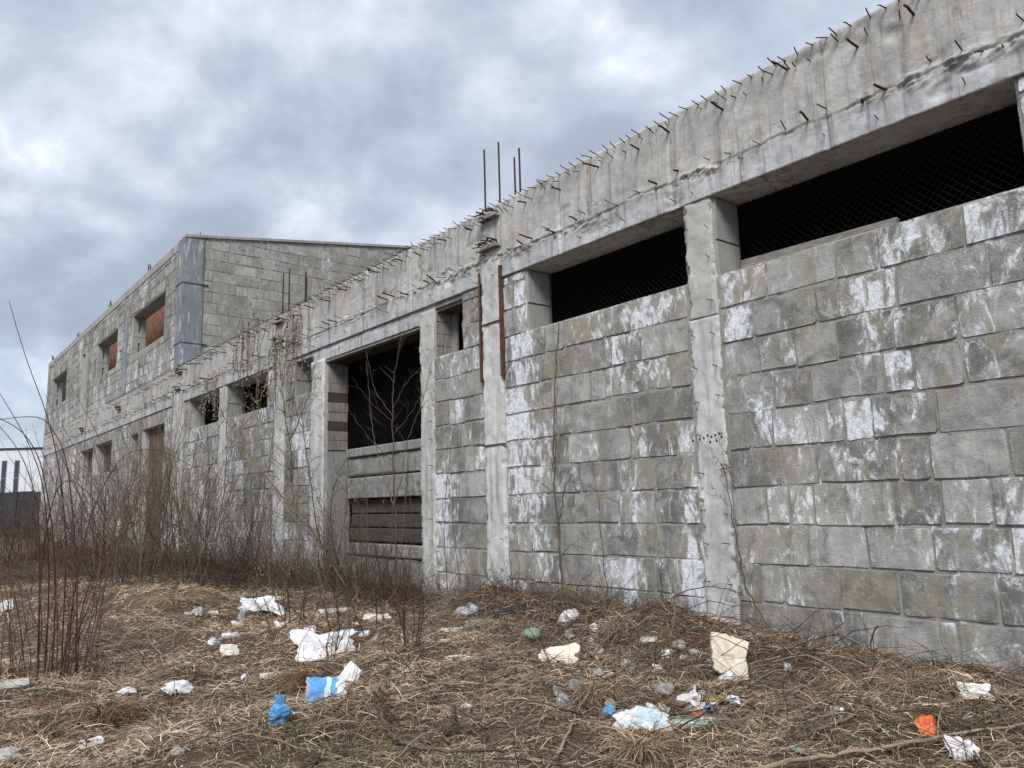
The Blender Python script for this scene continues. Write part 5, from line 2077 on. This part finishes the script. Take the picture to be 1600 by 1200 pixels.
foam('foam_piece', 'white crumb of foam by the rusty hoop', 1290, 1050, 11, 7, .03, 'foam', .9, 24, .1, .1, group=FG)
foam('foam_piece', 'white tilted card at the right end of the plastic litter heap', 1114, 1129, 34, 9, .012, 'plastic_white', 1.0, 25, .3, .07, group=None)
foam('grey_board', 'weathered grey board lying below the black tyre', 762, 978, 80, 12, .03, 'wood', 1.35, 26, .05, .03, cat='board')
foam('pale_slab', 'pale tan stone slab behind the foot of the red canes', 18, 1082, 50, 16, .1, 'stone', 1.0, 27, .1, .08, cat='slab')
foam('foam_piece', 'white foam scrap in the rubble left of the cream slab', 1015, 1004, 30, 9, .04, 'stone', 1.0, 28, .1, .09, group=None)

SH = 'crumpled white sheets'
crumple('crumpled_sheet', 'big crumpled white plastic sheet under the leaning willow', 408, 958, 64, 26, 'plastic_white', 31, 17, .9, group=SH, tilt=.3)
crumple('crumpled_sheet', 'big white crumpled sheet in the twigs above the blue packet', 508, 1028, 88, 40, 'plastic_white', 33, 21, .8, group=SH, tilt=.35)
crumple('crumpled_sheet', 'small folded white sheet on the straw at the left', 278, 1084, 44, 16, 'plastic_white', 35, 13, 1.0, group=SH, tilt=.45)
crumple('crumpled_sheet', 'small grey white scrap right beside the red canes', 197, 1084, 28, 12, 'plastic_white', 36, 9, .9, group=SH)
crumple('crumpled_sheet', 'crumpled translucent sheet at the bottom right corner', 1505, 1188, 44, 26, 'plastic_white', 37, 13, .9, group=SH, tilt=.5)
crumple('plastic_packet', 'blue and white packet with a white band lying on the straw left of centre', 512, 1100, 62, 42, 'blue', 41, 15, .4, cat='packet', tilt=.75,
        mats2=[('plastic_white', lambda a, b_: a > .22), ('blue_pale', lambda a, b_: np.abs(a - .02) < .06), ('plastic_grey', lambda a, b_: a < -.42)])
foam('packet_flap', 'stiff white flap of card standing up beside the blue packet', 546, 1074, 28, 40, .006, 'plastic_white', .55, 43, -.3, .03, cat='card', ry=.6)
wad('plastic_bag', 'crumpled bright blue plastic bag at the lower left', 434, 1134, 34, 34, 'blue', 45, knot=.3)
crumple('plastic_scrap', 'pale blue scrap just left of the blue bag', 416, 1122, 14, 8, 'blue_pale', 46, 8, 1.0, cat='scrap')
crumple('plastic_bag', 'crumpled bright orange plastic bag at the lower right', 1448, 1150, 27, 25, 'orange', 47, 15, 1.6, cat='bag', tilt=.5)
crumple('plastic_scrap', 'small green plastic scrap at the bottom right', 1246, 1176, 24, 12, 'green', 49, 9, .9, cat='scrap')
wad('plastic_bag', 'grey plastic bag caught at the wall foot left of the tyre', 732, 962, 24, 22, 'plastic_grey', 51)
wad('plastic_bag', 'white and grey rag of plastic at the foot of the tall sapling', 886, 970, 36, 22, 'plastic_white', 53)
wad('plastic_bag', 'clear grey bag left of the plastic litter heap', 883, 1110, 28, 24, 'clear', 55)
wad('plastic_bag', 'clear grey cup shaped bag below the cream foam block', 900, 1082, 22, 22, 'clear', 57)
wad('plastic_bag', 'clear grey bag at the top of the plastic litter heap', 1040, 1084, 22, 18, 'clear', 59)
wad('plastic_bag', 'white plastic bag below the cream foam slab', 1134, 1068, 22, 18, 'plastic_white', 61)
wad('plastic_bag', 'bright blue twisted bag at the left end of the plastic litter heap', 958, 1124, 28, 18, 'blue', 63)
crumple('plastic_sheet', 'long pale blue and white sheet in the plastic litter heap', 1005, 1134, 86, 26, 'blue_pale', 65, 17, .7, tilt=.4,
        mats2=[('plastic_white', lambda a, b_: (a < -.12) & (b_ > -.3))])
wad('plastic_bag', 'white bag standing up in the plastic litter heap', 1082, 1102, 34, 22, 'plastic_white', 67, knot=.3)
wad('plastic_bag', 'dark maroon bag in the middle of the plastic litter heap', 1052, 1106, 44, 14, 'purple', 69)
crumple('plastic_scrap', 'orange scrap in the plastic litter heap', 1090, 1122, 20, 10, 'orange', 71, 9, .9, cat='scrap')
crumple('plastic_scrap', 'blue scrap at the right of the plastic litter heap', 1106, 1112, 24, 9, 'blue', 73, 9, .9, cat='scrap')
crumple('card_scrap', 'ochre card scrap behind the plastic litter heap', 1122, 1096, 26, 9, 'ochre', 75, 9, .9, cat='scrap')
crumple('plastic_scrap', 'pale blue scrap right of the ochre card', 1142, 1098, 18, 10, 'blue_pale', 77, 9, .9, cat='scrap')
crumple('plastic_scrap', 'grey plastic scrap right of the dirty foam sliver', 1357, 1104, 18, 12, 'plastic_grey', 79, 9, .9, cat='scrap')
crumple('plastic_scrap', 'pale grey scrap on the straw left of centre', 294, 1042, 22, 10, 'plastic_grey', 81, 9, .9, cat='scrap')
crumple('plastic_scrap', 'small white torn scrap at the centre bottom', 728, 1108, 16, 8, 'plastic_white', 83, 9, .9, cat='scrap')
wad('plastic_bag', 'pale green and white bag at the wall foot beside the tall sapling', 832, 998, 34, 16, 'clear_green', 85)
crumple('plastic_scrap', 'blue grey scrap at the base of the tall sapling', 890, 996, 16, 12, 'plastic_grey', 87, 9, 1.1, cat='scrap')
crumple('plastic_scrap', 'grey plastic scrap at the right edge', 1592, 1112, 22, 14, 'plastic_grey', 89, 9, .9, cat='scrap')
SC = random.Random(5)
spots_ = [(400, 985, 130, 45, 15, 'between the two big crumpled sheets'), (560, 990, 90, 40, 8, 'behind the white foam bar'),
          (980, 1045, 160, 50, 17, 'around the rubble heap'), (1070, 1110, 80, 35, 9, 'in the plastic litter heap'), (1330, 1080, 140, 40, 8, 'near the rusty hoop')]
kinds_ = {'plastic_white': 'dirty white plastic scraps', 'foam': 'crumbly white foam bits', 'plastic_grey': 'grey plastic scraps', 'foam_cream': 'cream foam bits', 'clear': 'clear plastic scraps'}
ORD = ('leftmost', 'second from left', 'third from left', 'fourth from left', 'fifth from left', 'sixth from left', 'seventh from left', 'eighth from left', 'ninth from left', 'tenth from left')
for cu, cv, du, dv, nn_, where in spots_:
    by = {}
    for q in range(nn_):
        u, v = SC.gauss(cu, du * .6), SC.gauss(cv, dv * .5)
        v = min(max(v, 940 + max(0, u - 900) * .13), 1185)
        m_ = SC.choice(('plastic_white', 'plastic_white', 'foam', 'plastic_grey', 'foam_cream', 'clear'))
        by.setdefault(m_, []).append((u, v, SC.uniform(7, 18), SC.uniform(5, 11), SC.uniform(.1, .6)))
    for m_, L_ in by.items():
        for r_, (u, v, w_, h_, tl_) in enumerate(sorted(L_)):
            lb_ = ('%s of the small %s %s' % (ORD[r_], kinds_[m_], where)) if len(L_) > 1 else ('only one of the small %s %s' % (kinds_[m_], where))
            crumple('litter_scrap', lb_, u, v, w_, h_, m_, 200 + int(u), 5, 1.0, group='small scraps in the straw', cat='scrap', tilt=tl_, up=-.012)
bottle('pale green bottle with a green cap below the plastic litter heap', 1052, 1140, .22, 'clear_green', 'green', rad(35))
bottle('small dirty white bottle on the straw left of centre', 383, 1062, .16, 'plastic_white', 'plastic_white', rad(-30))
bottle('white plastic jug bottle above the foam lump with the hollow', 346, 1000, .26, 'plastic_white', 'plastic_grey', rad(70))
bottle('clear bottle leaning under the cream foam slab', 1108, 1042, .20, 'clear', 'plastic_grey', rad(110))
rock('stone', 'pale grey stone in the bottom left corner', 10, 1192, .10, 'stone', 1)
rock('stone', 'small pale stone near the bottom left', 277, 1178, .045, 'stone', 2)
rock('stone', 'pale stone half hidden at the bottom edge left', 158, 1197, .05, 'stone', 3)
for i, (u, v, s_, lb) in enumerate(((486, 1190, .07, 'dark earth clod under the blue bag'), (500, 1155, .05, 'dark earth clod right of the blue bag'), (525, 1110, .045, 'dark clod just under the blue packet'),
                                    (690, 1145, .07, 'dark earth clod at the bottom centre'), (385, 1110, .08, 'dark earth patch clod left of the blue bag'), (745, 1128, .05, 'dark clod below the torn scrap'), (165, 1130, .07, 'dark clod near the foot of the canes'))):
    rock('earth_clod', lb, u, v, s_, 'stone_dark', 20 + i, 'clod', 'dark earth clods', .45)
for i, (u, v, s_, lb) in enumerate(((1062, 1012, .10, 'largest pale mortar lump in the rubble heap left of the cream slab'), (1085, 1022, .06, 'small pale mortar lump beside the cream slab'),
                                    (1045, 1022, .07, 'pale mortar lump at the left of the rubble heap'), (1068, 1030, .05, 'pale mortar lump at the front of the rubble heap'))):
    rock('mortar_lump', lb, u, v, s_, 'stone', 60 + i, 'rubble', 'mortar lumps in the rubble heap', .55)
# old shoe sole and the half buried tyre
foam('shoe_sole', 'dark shoe sole with a pale edge at the lower left', 340, 1154, 36, 8, .03, 'rubber', 1.3, 61, .2, .03, cat='shoe')
x, y, z = at(806, 966)
y = min(y, -.40)
tv, tf = [], []
nA, nB = 30, 10
for i in range(nA):
    a = 2 * math.pi * i / nA
    for k_ in range(nB):
        b_ = 2 * math.pi * k_ / nB
        rr = .29 + .075 * math.cos(b_) + (.008 if (i % 2 and math.cos(b_) > .5) else 0)
        tv.append((rr * math.cos(a), .085 * math.sin(b_), rr * math.sin(a)))
for i in range(nA):
    for k_ in range(nB):
        tf.append([i * nB + k_, ((i + 1) % nA) * nB + k_, ((i + 1) % nA) * nB + (k_ + 1) % nB, i * nB + (k_ + 1) % nB])
o = link('tyre', mesh_np('tyre', tv, tf, None, True), M['rubber'])
o.location = (x, y, z - .10)
o.rotation_euler = (rad(-38), rad(4), rad(15))
o.scale = (1.05, 1, .78)
tag(o, 'black old tyre half buried at the foot of the white pilaster', 'tyre')
print('blocks', nb, 'stubs', len(stubs), 'objects', len(bpy.data.objects))
